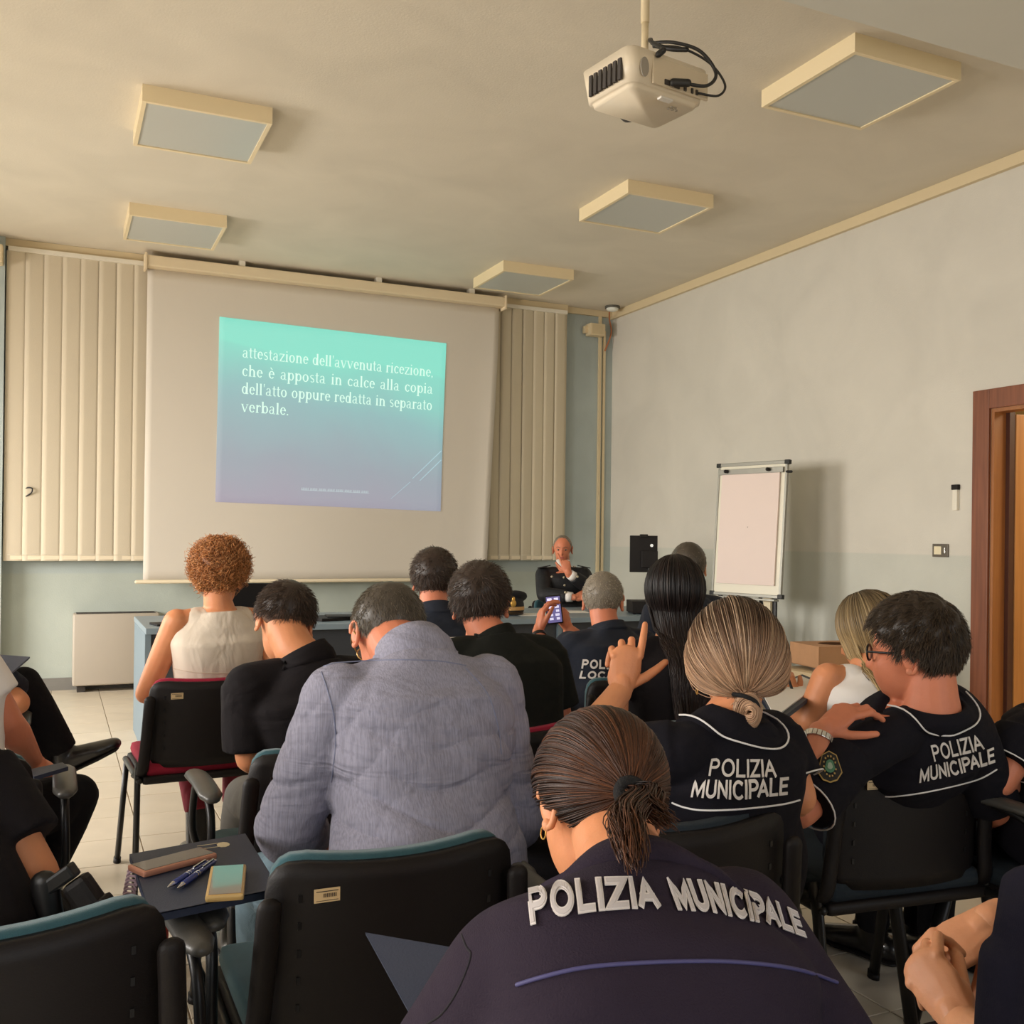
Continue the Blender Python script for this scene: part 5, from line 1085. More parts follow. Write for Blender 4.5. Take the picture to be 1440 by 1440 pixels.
# ======== blond woman with the low bun, raised hand
BWH = A(1034, 931, 2.11)
hd_w = A(872, 972, 2.16)
BW = person('bun', 'person with blond hair in a low bun and one hand raised, navy polo', A(1018, 1250, 2.10), A(1022, 1012, 2.05), BWH, cdir(-0.08, 0.12, 1.0), roll=0.05, yaw=14, skin=SK_A,
    sw=0.150, larm=(A(800, 1075, 2.02), hd_w), rarm=(A(1122, 1120, 2.10), A(1095, 1140, 2.30)), shirt=C_navy2, sleeve='short', trouser=C_dark, voxel=0.005, cvox=0.006,
    lhand=dict(D=cdir(0.20, -0.97, 0.15), Bk=cdir(0.10, -0.25, -1.0), side=1, curls=((0.30, 0.25, 0.1), (0.85, 1.6, 0.9), (0.95, 1.6, 0.9), (1.1, 1.5, 0.9)), thumb=((1.0, 0.15), -0.1), s=0.93, spread=0.05, vox=0.0026),
    bw=0.98, bd=0.95, neckr=0.050, spad=0.013, drop=0.05)
def bun_hair(R):
    tie = nrmz((-0.12, -0.78, -0.62))
    def thick(d): return 0.018+0.016*np.clip(np.abs(d[..., 0])*1.2, 0, 1)*np.clip(0.5-d[..., 2], 0, 1)+0.004*np.clip(d[..., 2], 0, 1)
    cap = hair_cap('hair', R['H'], R['Rm'], R['hs'], 'long', lambda d: thick(d)-0.003, H_blond, R['body'], lambda d: np.clip(0.55-0.6*d[..., 2]+0.0*d[..., 1], 0, 1), R['B0'])
    n = 2400; d = scalp_dirs(n, 'long', 0.5); d = d[d[:, 2] > -0.35]; n = len(d); K = 16
    P = slerp_path(d, np.tile(tie, (n, 1)), K); D3 = P.reshape(-1, 3); rr = (head_r(D3)+thick(D3)).reshape(n, K); t = np.linspace(0, 1, K)[None]
    W = P*(rr+0.004*nr.rand(n, 1)+0.006*nr.rand(n, 1)*np.sin(t*3.1))[..., None]; tp = tie*(head_r(tie[None])[0]+0.02); off = nr.normal(size=(n, 3))*0.012
    k = np.clip((t-0.8)/0.2, 0, 1)[..., None]**2; W = W*(1-k)+(tp+off)[:, None]*k
    tt = np.clip(0.42-W[..., 2]*4.2+0.10*nr.rand(n, 1), 0, 1)
    rv = np.clip(0.5+0.3*np.sin(np.arctan2(d[:, 0], d[:, 1])*14)+nr.normal(scale=0.22, size=n), 0, 1)
    strands('hair_strands', local_to_w(R, W.reshape(-1, 3)).reshape(n, K, 3), 0.0012, H_blond, cap, tt=tt, rv=rv, taper=0.8)
    # the coiled bun
    c0 = tp+V3(0.0, -0.014, -0.032); m_ = 520; Q = np.zeros((m_, 18, 3))
    for i in range(m_):
        ph = nr.rand()*6.28; big = 0.004+0.022*nr.rand(); lay = (nr.rand()-0.5)*0.028; tilt = 0.6*(nr.rand()-0.5)
        for j in range(18):
            a = ph+j*0.26; Q[i, j] = c0+V3(big*math.cos(a)+0.15*lay, -0.016*math.cos(big*50)+lay*0.35+0.010*math.sin(a*0.7+tilt), 1.35*big*math.sin(a)+lay*0.25)
    strands('bun_strands', local_to_w(R, Q.reshape(-1, 3)).reshape(m_, 18, 3), 0.0016, H_blond, cap, tt=np.full((m_, 18), 0.75), rv=np.clip(nr.normal(0.5, 0.3, m_), 0, 1), taper=0.9)
    b_ = ellip(c0, 0.020, 0.011, 0.028); bb = obj('bun', (local_to_w(R, b_[0]), b_[1]), H_blond, cap, True); q_ = bb.data.attributes.new('tt', 'FLOAT', 'POINT'); q_.data.foreach_set('value', [0.6]*len(b_[0]))
    tk = tube(smooth_path([c0+V3(-0.026, -0.006, 0.034), c0+V3(-0.008, -0.020, 0.030), c0+V3(0.012, -0.022, 0.018), c0+V3(0.022, -0.014, -0.004)], 5), 0.0045, 8); obj('hair_tie', (local_to_w(R, tk[0]), tk[1]), mat('hair_tie_black', (14, 12, 13), 0.9), R['body'], True)
bun_hair(BW)
er = BW['H']+BW['Rm'] @ V3(-0.090, -0.01, -0.055)
obj('earring', tube(smooth_path([er+0.007*(BW['Rm'] @ V3(0.2, math.cos(a), math.sin(a))) for a in np.linspace(0, 6.28, 9)], 3)-BW['B0'], 0.001, 6), M_gold, BW['body'], True)
collar_band(BW, C_navy2, 0.060, 0.022, 0.098, -0.028, M_pipe)
garment_text(BW, 'POLIZIA', [(999, 1067), (1045, 1068), (1087, 1068)], [(996, 1092), (1045, 1095), (1091, 1094)], M_let, w=0.15)
garment_text(BW, 'MUNICIPALE', [(977, 1097), (1040, 1099), (1107, 1092)], [(972, 1120), (1040, 1124), (1105, 1117)], M_let, w=0.17)
garment_line(BW, [(946, 1129), (962, 1135), (985, 1139), (1020, 1139), (1060, 1136), (1100, 1131), (1124, 1125)], 0.0020, M_pipe)
def cuff_ring(R, i, m, r=0.0018, name='cuff_piping', tilt=0.0):
    c, d, q = R['cuffs'][i]; a = nrmz(np.cross(d, V3(0.1, 0.2, 1))); b = np.cross(d, a)
    obj(name, tube([c-R['B0']+(q+0.001)*(a*math.cos(t)+b*math.sin(t)) for t in np.linspace(0, 2*math.pi, 25)], r, 6), m, R['body'], True)
cuff_ring(BW, 1, M_pipe)
def shoulder_flash(R, x, y):
    p, n = chest_ray(R, x, y)
    if p is None: return
    if np.dot(n, ray(x, y)) > 0: n = -n
    a = nrmz(np.cross(n, V3(0, 0, 1))); b = np.cross(n, a); V = [p+n*0.009+a*u*0.012+b*v*0.006-R['B0'] for u, v in ((-1, -0.2), (1, -1), (0.6, 1))]; V += [v+n*0.0015 for v in V]
    obj('collar_badge', (np.array(V), [(2, 1, 0), (3, 4, 5), (0, 1, 4, 3), (1, 2, 5, 4), (2, 0, 3, 5)]), mat('badge_coral', (206, 120, 84), 0.6), R['body'])
shoulder_flash(BW, 962, 1012)

# ======== man with glasses, right
GH = A(1283, 916, 2.42)
GM = person('glasses', 'person with dark hair and black-rimmed glasses, hand at chin, navy polo', A(1248, 1130, 2.70), A(1312, 995, 2.38), GH, cdir(-0.80, 0.05, 0.58), roll=0.02, yaw=14, skin=SK_C,
    SL=A(1190, 1068, 2.26), SR=A(1366, 1042, 2.45), larm=(A(1124, 1140, 2.16), A(1153, 1030, 2.26)), rarm=(A(1398, 1140, 2.56), A(1375, 1150, 2.82)), shirt=C_navy2, sleeve='short', trouser=C_dark, voxel=0.005, cvox=0.006, slen=0.86,
    lhand=dict(D=cdir(0.80, -0.58, 0.15), Bk=cdir(-0.45, -0.75, -0.5), side=1, curls=((0.45, 0.5, 0.3), (0.5, 0.6, 0.4), (0.6, 0.7, 0.4), (0.7, 0.8, 0.4)), thumb=((0.75, 0.35), 0.1), s=0.92, spread=0.07, vox=0.003),
    bw=1.0, bd=1.0, neckr=0.060, hs=1.05, spad=0.013, ll=(A(1215, 1120, 2.98), A(1228, 1300, 3.12)), rl=(A(1325, 1112, 3.05), A(1292, 1300, 3.15)))
def gth(d): return 0.011+0.014*np.clip(d[..., 2], 0, 1)+0.004*np.clip(d[..., 1], 0, 1)
short_style(GM, 'short', H_gm, 6500, 0.024, gth, 0.22, 0.00075, whorl=(-0.05, -0.5, 0.85), messy=0.25, lump=0.003)
glasses(GM, M_steel, True, 0.0026)
collar_band(GM, C_navy2, 0.070, 0.014, 0.098, -0.016, M_pipe)
shoulder_flash(GM, 1243, 1012)
garment_text(GM, 'POLIZIA', [(1308, 1048), (1340, 1040), (1375, 1032)], [(1313, 1070), (1345, 1062), (1383, 1053)], M_let, w=0.15)
garment_text(GM, 'MUNICIPALE', [(1294, 1079), (1340, 1068), (1396, 1051)], [(1292, 1100), (1345, 1089), (1398, 1071)], M_let, w=0.17)
garment_line(GM, [(1233, 1117), (1250, 1120), (1280, 1117), (1310, 1112), (1350, 1103), (1380, 1094), (1401, 1082)], 0.0020, M_pipe)
cuff_ring(GM, 0, M_pipe)
def badge(R, cx, cy, w, h):
    pts = [(0, -1), (0.55, -0.75), (0.95, 0.35), (0.55, 0.85), (0, 1.0), (-0.55, 0.85), (-0.95, 0.35), (-0.55, -0.75)]
    def lay(s, m, lift, name, par, pp=pts, dx=0, dy=0):
        V = []; 
        for x, y in pp:
            q = (cx+dx+x*w*s, cy+dy+y*h*s); p, n = chest_ray(R, *q)
            if p is None: return None
            n = n if np.dot(n, ray(*q)) < 0 else -n; V.append(p+n*lift-R['B0'])
        c = np.mean(V, 0); V.append(c); k = len(pp); o = obj(name, (np.array(V), [(i, (i+1) % k, k) for i in range(k)]), m, par, False); md = o.modifiers.new('s', 'SOLIDIFY'); md.thickness = 0.0012; return o
    b = lay(1.0, mat('badge_gold', (178, 146, 84), 0.5), 0.004, 'sleeve_badge', R['body'])
    if b:
        lay(0.90, mat('badge_black', (20, 20, 22), 0.6), 0.0052, 'badge_field', b); lay(0.42, mat('badge_green', (70, 120, 92), 0.6), 0.0064, 'badge_shield', b)
        lay(0.22, mat('badge_pale', (150, 168, 148), 0.6), 0.0074, 'badge_centre', b)
        dots = [(0.45*math.cos(a), 0.62*math.sin(a)) for a in np.linspace(0.3, 5.9, 13)]
        for x, y in dots: lay(1.0, MATS['badge_gold'], 0.0062, 'badge_stitch', b, [(x-0.05, y-0.05), (x+0.05, y-0.05), (x+0.05, y+0.05), (x-0.05, y+0.05)])
badge(GM, 1166, 1080, 18, 22)
def bracelet(R, E_, W_, t, m, links=20, r=0.031, lr=0.007, name='wrist_watch'):
    c = E_+(W_-E_)*t; d = nrmz(W_-E_); a = nrmz(np.cross(d, V3(0.2, 0.1, 1))); b = np.cross(d, a); g = empty_child = None; prs = []
    for k in range(links):
        q = 2*math.pi*k/links; e1 = a*math.cos(q)+b*math.sin(q); e2 = np.cross(d, e1); prs.append(xf(box(-lr, lr, -0.0045, 0.0045, -0.0018, 0.0018, 0.001), c+e1*r, M3=np.stack([d, e2, e1], 1)))
    o = obj(name, (lambda q: (q[0]-R['B0'], q[1]))(prs[0]), m, R['body'])
    for p_ in prs[1:]: obj('watch_link', (lambda q: (q[0]-R['B0'], q[1]))(p_), m, o)
    return c, d, a, b
c_, d_, a_, b_ = bracelet(GM, GM['EL'], GM['WL'], 0.92, mat('watch_steel', (206, 204, 198), 0.25, metal=0.9))
cf = -CF; obj('watch_face', (lambda q: (q[0]-GM['B0'], q[1]))(tube([c_-CR*0.030, c_-CR*0.038], 0.017, 20, caps='flat')), mat('watch_face_white', (230, 228, 220), 0.3), GM['body'])

# ======== man in black T-shirt behind the shirted man's left
BM = person('faded', 'person with short faded dark hair in a black polo, head bowed', A(460, 1165, 2.72), A(430, 928, 2.70), A(400, 876, 2.78), cdir(-0.35, 0.50, 0.80), roll=-0.18, yaw=4, hs=0.92, skin=SK_A,
    sw=0.165, larm=(A(352, 1065, 2.62), A(365, 1070, 2.85)), rarm=(A(540, 1060, 2.75), A(500, 1070, 3.0)), shirt=C_black, sleeve='short', trouser=C_grey, voxel=0.006, cvox=0.007, slen=0.9, ll=(A(345, 1120, 3.0), A(330, 1215, 3.05)))
collar_band(BM, C_black, 0.064, 0.030, 0.080, -0.014, None)
short_style(BM, 'fade', H_sdark, 3000, 0.028, lambda d: 0.004+0.012*np.clip(d[..., 2]+0.1, 0, 1), 0.25, 0.0008, messy=0.25)
hair_cap('hair_fade', BM['H'], BM['Rm'], BM['hs'], 'short', 0.0035, hair_mat('hair_fade', (96, 66, 48), (104, 74, 54), (110, 80, 60)), BM['body'], 0.3, BM['B0'])

# ======== curly ginger woman, cream top
CW = person('curly', 'person with curly ginger hair in a sleeveless cream top, front row left', A(305, 1050, 3.84), A(308, 853, 3.76), A(309, 812, 3.80), cdir(-0.05, 0.18, 1.0), yaw=5, skin=SK_A,
    sw=0.152, larm=(A(205, 975, 3.74), A(240, 985, 4.0)), rarm=(A(392, 940, 3.80), A(372, 960, 4.0)), shirt=C_cream, sleeve='none', trouser=C_red, voxel=0.006, cvox=0.007, bw=0.98, neckr=0.052, ll=(A(262, 1020, 4.0), A(278, 1140, 3.9)), rl=(A(338, 1020, 4.05), A(330, 1130, 4.0)), pad=0.012)
def curly(R):
    cap = hair_cap('hair', R['H'], R['Rm'], R['hs'], 'short', lambda d: 0.010+0.034*np.clip(d[..., 2], 0, 1), H_ginger, R['body'], 0.3, R['B0'], 0.003)
    short_hair('hair_strands', R['H'], R['Rm'], R['hs'], 'short', 1700, 0.040, H_ginger, cap, R['B0'], lambda d: 0.010+0.036*np.clip(d[..., 2], 0, 1), (0, -0.2, 0.98), 0.30, 0.0016, 16, 0.007, 0.8)
curly(CW)
garment_line(CW, [(244, 940), (270, 945), (305, 947), (340, 945), (366, 940)], 0.0015, mat('top_seam', (196, 176, 156), 0.9), 'waist_seam', -0.0003)
# ======== centre man, black-green tee
CM = person('centre', 'person with dark brown hair in a plain black T-shirt in the middle of the audience', A(722, 1130, 2.88), A(692, 896, 2.98), A(676, 850, 3.05), cdir(0.10, 0.15, 0.98), roll=0.05, yaw=6, skin=SK_C,
    sw=0.175, larm=(A(640, 985, 3.05), A(664, 905, 3.18)), rarm=(A(790, 1030, 3.05), A(750, 1040, 3.3)), shirt=C_green, sleeve='short', trouser=C_dark, voxel=0.006, cvox=0.007, bw=1.05, bd=1.05, slen=0.7)
collar_band(CM, C_green, 0.064, 0.008, 0.070, -0.016, None)
short_style(CM, 'short', H_sdark, 3000, 0.026, lambda d: 0.010+0.012*np.clip(d[..., 2], 0, 1), 0.3, 0.0009, messy=0.35, lump=0.002)
# ======== ZIA man
ZI = person('zia', 'person with short dark wavy hair in a navy shirt, only the letters IZIA showing', A(615, 1035, 3.80), A(612, 862, 3.88), A(611, 816, 3.95), cdir(0.05, 0.10, 1.0), yaw=0, skin=SK_C, sw=0.165, shirt=C_navy3, sleeve='short', trouser=C_dark, voxel=0.008, cvox=0.009, bw=1.05)
collar_band(ZI, C_navy3, 0.066, 0.034, 0.084, -0.018, None)
short_style(ZI, 'short', H_sdark, 1800, 0.024, lambda d: 0.010+0.010*np.clip(d[..., 2], 0, 1), 0.3, 0.0012, messy=0.5, curl=0.002)
garment_text(ZI, 'POLIZIA', [(573, 899), (615, 897), (662, 895)], [(570, 913), (615, 913), (658, 914)], M_let, w=0.24)
# ======== grey-haired man with phone
GR = person('grey', 'person with cropped grey hair in a navy POLIZIA LOCALE polo holding up a phone', A(860, 1030, 3.98), A(855, 886, 4.05), A(848, 844, 4.12), cdir(0.16, 0.14, 1.0), yaw=2, skin=SK_C, sw=0.165, larm=(A(768, 945, 4.15), A(757, 888, 4.30)), rarm=(A(905, 960, 4.25), A(800, 886, 4.42)),
    shirt=C_navy3, sleeve='short', trouser=C_dark, voxel=0.007, cvox=0.008, bw=1.08,
    lhand=dict(D=cdir(0.15, -0.95, 0.2), Bk=cdir(-0.9, -0.1, -0.3), side=1, curls=(0.5, 0.5, 0.55, 0.6), thumb=((0.5, 0.2), 0.2), s=0.95, vox=0.0035), rhand=dict(D=cdir(-0.25, -0.9, 0.1), Bk=cdir(0.8, 0.0, -0.5), side=-1, curls=(0.5, 0.6, 0.7, 0.8), thumb=((0.5, 0.2), 0.2), s=0.95, vox=0.0035))
collar_band(GR, C_navy3, 0.066, 0.024, 0.084, -0.018, None)
short_style(GR, 'short', H_grey, 2600, 0.013, 0.006, 0.5, 0.0011, messy=0.5)
garment_text(GR, 'POLIZIA', [(820, 927), (850, 928), (886, 930)], [(818, 940), (850, 941), (886, 943)], M_let, w=0.22, gap=0.16); garment_text(GR, 'LOCALE', [(818, 943), (850, 944), (884, 946)], [(815, 954), (850, 955), (882, 957)], M_let, w=0.22, gap=0.16)
obj('bracelet', (lambda q: (q[0]-GR['B0'], q[1]))(tube([GR['EL']+(GR['WL']-GR['EL'])*0.86, GR['EL']+(GR['WL']-GR['EL'])*0.92], 0.033, 14, caps='flat')), M_steel, GR['body'], True)
def phone(name, label, c, R3, w, h, t, mcase, mscreen, cat='phone'):
    r = empty(name, tuple(c)); tag(r, label, cat)
    def k(p): return xf(p, M3=R3)
    obj('phone_case', k(box(-w/2, w/2, -t/2, t/2, -h/2, h/2, 0.004)), mcase, r, False); obj('phone_screen', k(box(-w/2+0.005, w/2-0.005, -t/2-0.0008, -t/2, -h/2+0.006, h/2-0.006)), mscreen, r); return r
pf = nrmz(A(779, 856, 4.40)-A(779, 856, 1)); 
M_scrn = mat('phone_screen_lit', (60, 56, 80), 0.2, emit=(118, 110, 160), estr=0.8)
prt = phone('raised_phone', 'phone held up with its lit chat screen towards the camera by the grey-haired person', A(779, 857, 4.38), np.stack([CR, CF, CU], 1) @ np.array(Matrix.Rotation(math.radians(-6), 3, 'Y')), 0.070, 0.125, 0.009, M_black, M_scrn)
for k in range(6):
    for j in range(2): obj('screen_icon', xf(box(-0.026+j*0.030+0.004*(k % 2), -0.006+j*0.028, -0.0062, -0.0056, 0.040-k*0.017, 0.050-k*0.017), M3=np.stack([CR, CF, CU], 1) @ np.array(Matrix.Rotation(math.radians(-6), 3, 'Y'))), mat('screen_light', (200, 200, 220), 0.3, emit=(224, 220, 246), estr=0.9), prt)
# ======== long dark hair woman
LH = A(948, 840, 3.22)
LG = person('long', 'person with long straight near-black hair in a black T-shirt', A(950, 1085, 3.12), A(948, 896, 3.18), LH, cdir(-0.10, 0.12, 1.0), ears=(0, 0), yaw=6, skin=SK_A, sw=0.150, larm=(A(890, 1022, 3.15), A(930, 1040, 3.4)), rarm=(A(1010, 1010, 3.25), A(985, 1040, 3.5)), shirt=C_black, sleeve='short', trouser=C_dark, voxel=0.007, cvox=0.008, bw=0.95, slen=0.5)
def long_hair(R, m, n, zlow, wid, r0=0.0014, bulge=0.02, kind='long', rvn=0.3, out=0.02, lo=-0.05):
    th = lambda d: 0.010+0.006*np.clip(d[..., 2], 0, 1)
    cap = hair_cap('hair', R['H'], R['Rm'], R['hs'], kind, th, m, R['body'], 0.2, R['B0'])
    az = nr.rand(n)*2*math.pi-math.pi; az = az[np.abs(az) > 0.9]; n = len(az); K = 18; W = np.zeros((n, K, 3)); TT = np.zeros((n, K))
    H = R['H']; Rm = R['Rm']
    el_end = np.where(np.abs(az) < 1.6, -0.15, -0.5)
    for i in range(n):
        e = np.linspace(1.35, el_end[i], 9); d = sph(np.full(9, az[i]), e); p = d*(head_r(d)+th(d)+0.002+0.008*nr.rand())[:, None]; wp = (p*R['hs']) @ Rm.T+H
        last = wp[-1]; cz = H[2]-zlow*(0.85+0.15*nr.rand()); q = np.linspace(0, 1, 10)[1:, None]
        Nn, Pp = R['N'], R['P']; bs = Nn+(Pp-Nn)*np.clip((Nn[2]-cz)/(Nn[2]-Pp[2]), 0, 1); lc = np.dot(last-H, R['lat'])*wid; tgt = bs+R['lat']*(lo+lc+np.dot(H-Nn, R['lat'])*0.5)-R['fwd']*(0.135+0.015*nr.rand()); tgt[2] = cz
        seg = last+(tgt-last)*np.concatenate([q*0.75+0.25*q*q, q*0.75+0.25*q*q, q], 1)
        seg = seg-R['fwd']*(bulge*np.sin(q*2.2))
        seg = np.array([push_out(R, p_, 0.006+0.008*nr.rand()) for p_ in seg]); W[i] = np.vstack([wp, seg]); TT[i] = np.linspace(0, 1, K)
    strands('hair_strands', W-R['B0'], r0, m, cap, tt=TT, rv=np.clip(nr.normal(0.4, rvn, n), 0, 1), taper=0.6)
long_hair(LG, H_dark, 1900, 0.40, 0.95, 0.0020)
# ======== man beyond her
M2 = person('far', 'person with cropped brown hair in dark clothes, mostly hidden behind the long-haired person', A(962, 970, 4.55), A(968, 838, 4.62), A(967, 797, 4.68), cdir(-0.1, 0.1, 1.0), skin=SK_B, sw=0.16, shirt=C_navy3, trouser=C_dark, voxel=0.009, cvox=0.010)
short_style(M2, 'short', H_salt, 1200, 0.012, 0.004, 0.4, 0.0013)
# ======== long blond woman on the right
BL = person('longblond', 'person with long straight blond hair in a white strap top writing at the right', A(1235, 1085, 2.98), A(1224, 938, 3.02), A(1222, 893, 3.08), cdir(-0.62, 0.30, 0.72), ears=(0, 0), yaw=14, skin=SK_A, sw=0.145, SL=A(1165, 955, 2.98), larm=(A(1138, 1012, 2.98), A(1114, 990, 3.14)), rarm=(A(1290, 1030, 3.1), A(1240, 1050, 3.3)), shirt=C_wht, sleeve='none', trouser=C_dark, voxel=0.006, cvox=0.008, bw=0.92, bd=0.9,
    lhand=dict(D=cdir(-0.15, -0.75, 0.6), Bk=cdir(-0.3, -0.6, -0.7), side=1, curls=(0.8, 0.9, 1.0, 1.1), thumb=((0.5, 0.3), 0.5), s=0.95, vox=0.003))
long_hair(BL, H_lblond, 1900, 0.38, 0.75, 0.0018, 0.015, lo=-0.085)
o = obj('pen', tube([A(1104, 941, 3.16), A(1114, 970, 3.12)], 0.0045, 8), M_steel, None, True); tag(o, 'black pen held over the white paper by the long blond-haired person', 'pen')
# ======== uniformed speaker behind the desk
CA = person('officer', 'person in black dress uniform facing the room behind the desk, hand at chin', A(795, 868, 8.30), A(792, 799, 8.28), A(791, 772, 8.24), cdir(-0.12, 0.08, -1.0), yaw=160, skin=SK_C, sw=0.165, hs=0.98, eyes=True,
    larm=(A(828, 826, 8.08), A(799, 806, 7.98)), rarm=(A(765, 836, 8.05), A(808, 840, 7.95)), shirt=mat('dress_jacket_black', (17, 17, 21), 0.7, bump=0.1, wrinkle=0.3), sleeve=0.75, trouser=C_dark, voxel=0.005, cvox=0.007, bd=1.05, pad=0.018,
    lhand=dict(D=cdir(-0.25, -0.97, 0.1), Bk=cdir(0.1, 0.2, -1.0), side=-1, curls=((0.2, 0.2, 0.1), (1.2, 1.2, 0.6), (1.3, 1.2, 0.6), (1.3, 1.2, 0.6)), thumb=((0.6, 0.2), 0.0), s=1.0, vox=0.0035), rhand=dict(D=cdir(0.9, -0.1, 0.1), Bk=cdir(0.1, -0.5, -0.8), side=-1, curls=(0.5, 0.5, 0.6, 0.6), thumb=((0.6, 0.3), 0.2), s=1.0, vox=0.0035))
short_style(CA, 'bald', H_grey, 500, 0.010, 0.003, 0.4, 0.0014)
B0 = CA['B0']
def cpt(x, y, lift=0.004):
    p, n = chest_ray(CA, x, y); 
    return None if p is None else p-CF*lift-B0
for x, y in ((793, 812), (794, 823), (795, 833), (776, 811), (812, 811), (796, 844)):
    p = cpt(x, y)
    if p is not None: obj('button', ellip(p, 0.010, 0.006, 0.010), mat('button_silver', (214, 200, 170), 0.3, metal=0.5), CA['body'], True)
p0 = CA['N']-B0
for sg, lx in ((-1, 784), (1, 799)):
    a = cpt(lx, 792 if sg < 0 else 793, 0.006)
    if a is not None: obj('collar_tab', xf(box(-0.020, 0.020, -0.002, 0.002, -0.030, 0.025, 0.001), a, M3=np.stack([CR*0.85+CU*0.45*sg*-1, CF, CU*0.85-CR*0.45*sg*-1], 1)), mat('collar_tab_crimson', (170, 84, 84), 0.6), CA['body'])
    b_ = A(765 if sg < 0 else 821, 797, 8.22)-B0; obj('shoulder_board', xf(box(-0.055, 0.055, -0.025, 0.025, -0.004, 0.004, 0.003), b_, M3=np.stack([CR*0.97-CU*0.2*sg, CF, CU*0.97+CR*0.2*sg], 1)), mat('board_black', (22, 20, 22), 0.5), CA['body'])
q0, q1 = A(787, 789, 8.10)-B0, A(791, 797, 8.09)-B0
obj('shirt_collar', join([tube([A(785, 788, 8.14)-B0, A(790, 796, 8.10)-B0], (0.018, 0.006), 8, side=CR), tube([A(799, 789, 8.14)-B0, A(793, 796, 8.10)-B0], (0.018, 0.006), 8, side=CR)]), C_wht, CA['body'], True)
for E_, W_ in ((CA['EL'], CA['WL']), (CA['ER'], CA['WR'])): obj('shirt_cuff', tube([E_+(W_-E_)*0.72-B0, E_+(W_-E_)*0.93-B0], [0.043, 0.038], 14, caps='flat'), C_wht, CA['body'], True)
p = cpt(807, 797, 0.006)
if p is not None: obj('chest_badge', ellip(p, 0.020, 0.004, 0.012), M_chrome, CA['body'], True)
# ======== partly seen people
FR = person('edge', 'person in navy polo with white-piped sleeve, cut off by the right edge', A(1500, 1190, 2.60), A(1500, 985, 2.60), A(1495, 905, 2.65), cdir(-0.1, 0.15, 1.0), yaw=10, skin=SK_C, SL=A(1440, 1035, 2.52), larm=(A(1404, 1100, 2.48), A(1425, 1108, 2.72)), shirt=C_navy2, sleeve='short', trouser=C_dark, voxel=0.006, cvox=0.007, slen=0.62, spad=0.020, sw=0.165, ll=(A(1415, 1170, 2.9), A(1425, 1290, 2.95)))
short_style(FR, 'short', H_sdark, 1200, 0.02, 0.008); cuff_ring(FR, 0, M_pipe)
BR = person('corner', 'person in navy jacket with clasped bare hands, cut off by the lower right corner', A(1640, 1720, 1.05), A(1620, 1230, 1.25), A(1620, 1110, 1.35), cdir(-0.3, 0.2, 1.0), yaw=8, skin=SK_B, SL=A(1470, 1345, 1.20), SR=A(1720, 1320, 1.30), larm=(A(1462, 1530, 1.20), A(1352, 1440, 1.38)), rarm=(A(1560, 1260, 1.65), A(1392, 1294, 1.55)), shirt=C_navy, sleeve='short', trouser=C_dark, voxel=0.005, cvox=0.006, slen=0.9, spad=0.02, sw=0.17, ll=(A(1330, 1500, 1.5), A(1340, 1900, 1.6)), rl=(A(1500, 1500, 1.6), A(1500, 1900, 1.65)),
    lhand=dict(D=cdir(-0.30, -0.55, 0.6), Bk=cdir(-0.75, -0.5, -0.35), side=1, curls=(0.9, 1.0, 1.1, 1.2), thumb=((0.25, 0.6), 1.0), s=0.98, vox=0.0028), rhand=dict(D=cdir(-0.86, 0.48, -0.15), Bk=cdir(-0.25, -0.75, -0.5), side=-1, curls=((0.45, 0.6, 0.4), (0.5, 0.65, 0.4), (0.55, 0.7, 0.4), (0.6, 0.75, 0.4)), thumb=((0.55, 0.45), 0.3), s=1.05, vox=0.0028))
short_style(BR, 'short', H_sdark, 600, 0.02, 0.008)
# left edge
LC = person('holster', 'person in black T-shirt beside the pistol holster, cut off by the left edge', A(-110, 1385, 1.66), A(-185, 1000, 1.84), A(-200, 900, 1.9), cdir(0.0, 0.2, 1.0), yaw=0, skin=SK_A, sw=0.175, SR=A(-38, 1085, 1.84), rarm=(A(52, 1232, 1.80), A(40, 1245, 2.05)), shirt=C_black, sleeve='short', trouser=C_dark, voxel=0.005, cvox=0.006, slen=0.72, spad=0.022, rl=(A(60, 1290, 2.1), A(70, 1440, 2.2)))
short_style(LC, 'short', H_sdark, 500, 0.02, 0.008)
hb = A(108, 1255, 1.70); ho = empty('pistol_holster', tuple(hb)); tag(ho, 'black pistol in a belt holster beside the bare elbow at lower left', 'holster')
Rh = np.stack([CR, CF, CU], 1) @ np.array(Matrix.Rotation(math.radians(-35), 3, 'Y'))
obj('holster_shell', xf(join([box(-0.022, 0.022, -0.018, 0.018, -0.085, 0.03, 0.010), box(-0.03, 0.03, -0.02, 0.02, -0.05, -0.02, 0.008)]), (0.012, 0, -0.004), M3=Rh), M_black, ho); obj('pistol_grip', xf(tube([(-0.035, 0, 0.045), (-0.06, 0, -0.005)], (0.016, 0.024), 14, side=(0, 1, 0)), M3=Rh), M_steel, ho, True)
obj('pistol_slide', xf(box(-0.045, 0.02, -0.014, 0.014, 0.022, 0.048, 0.005), M3=Rh), M_steel, ho)
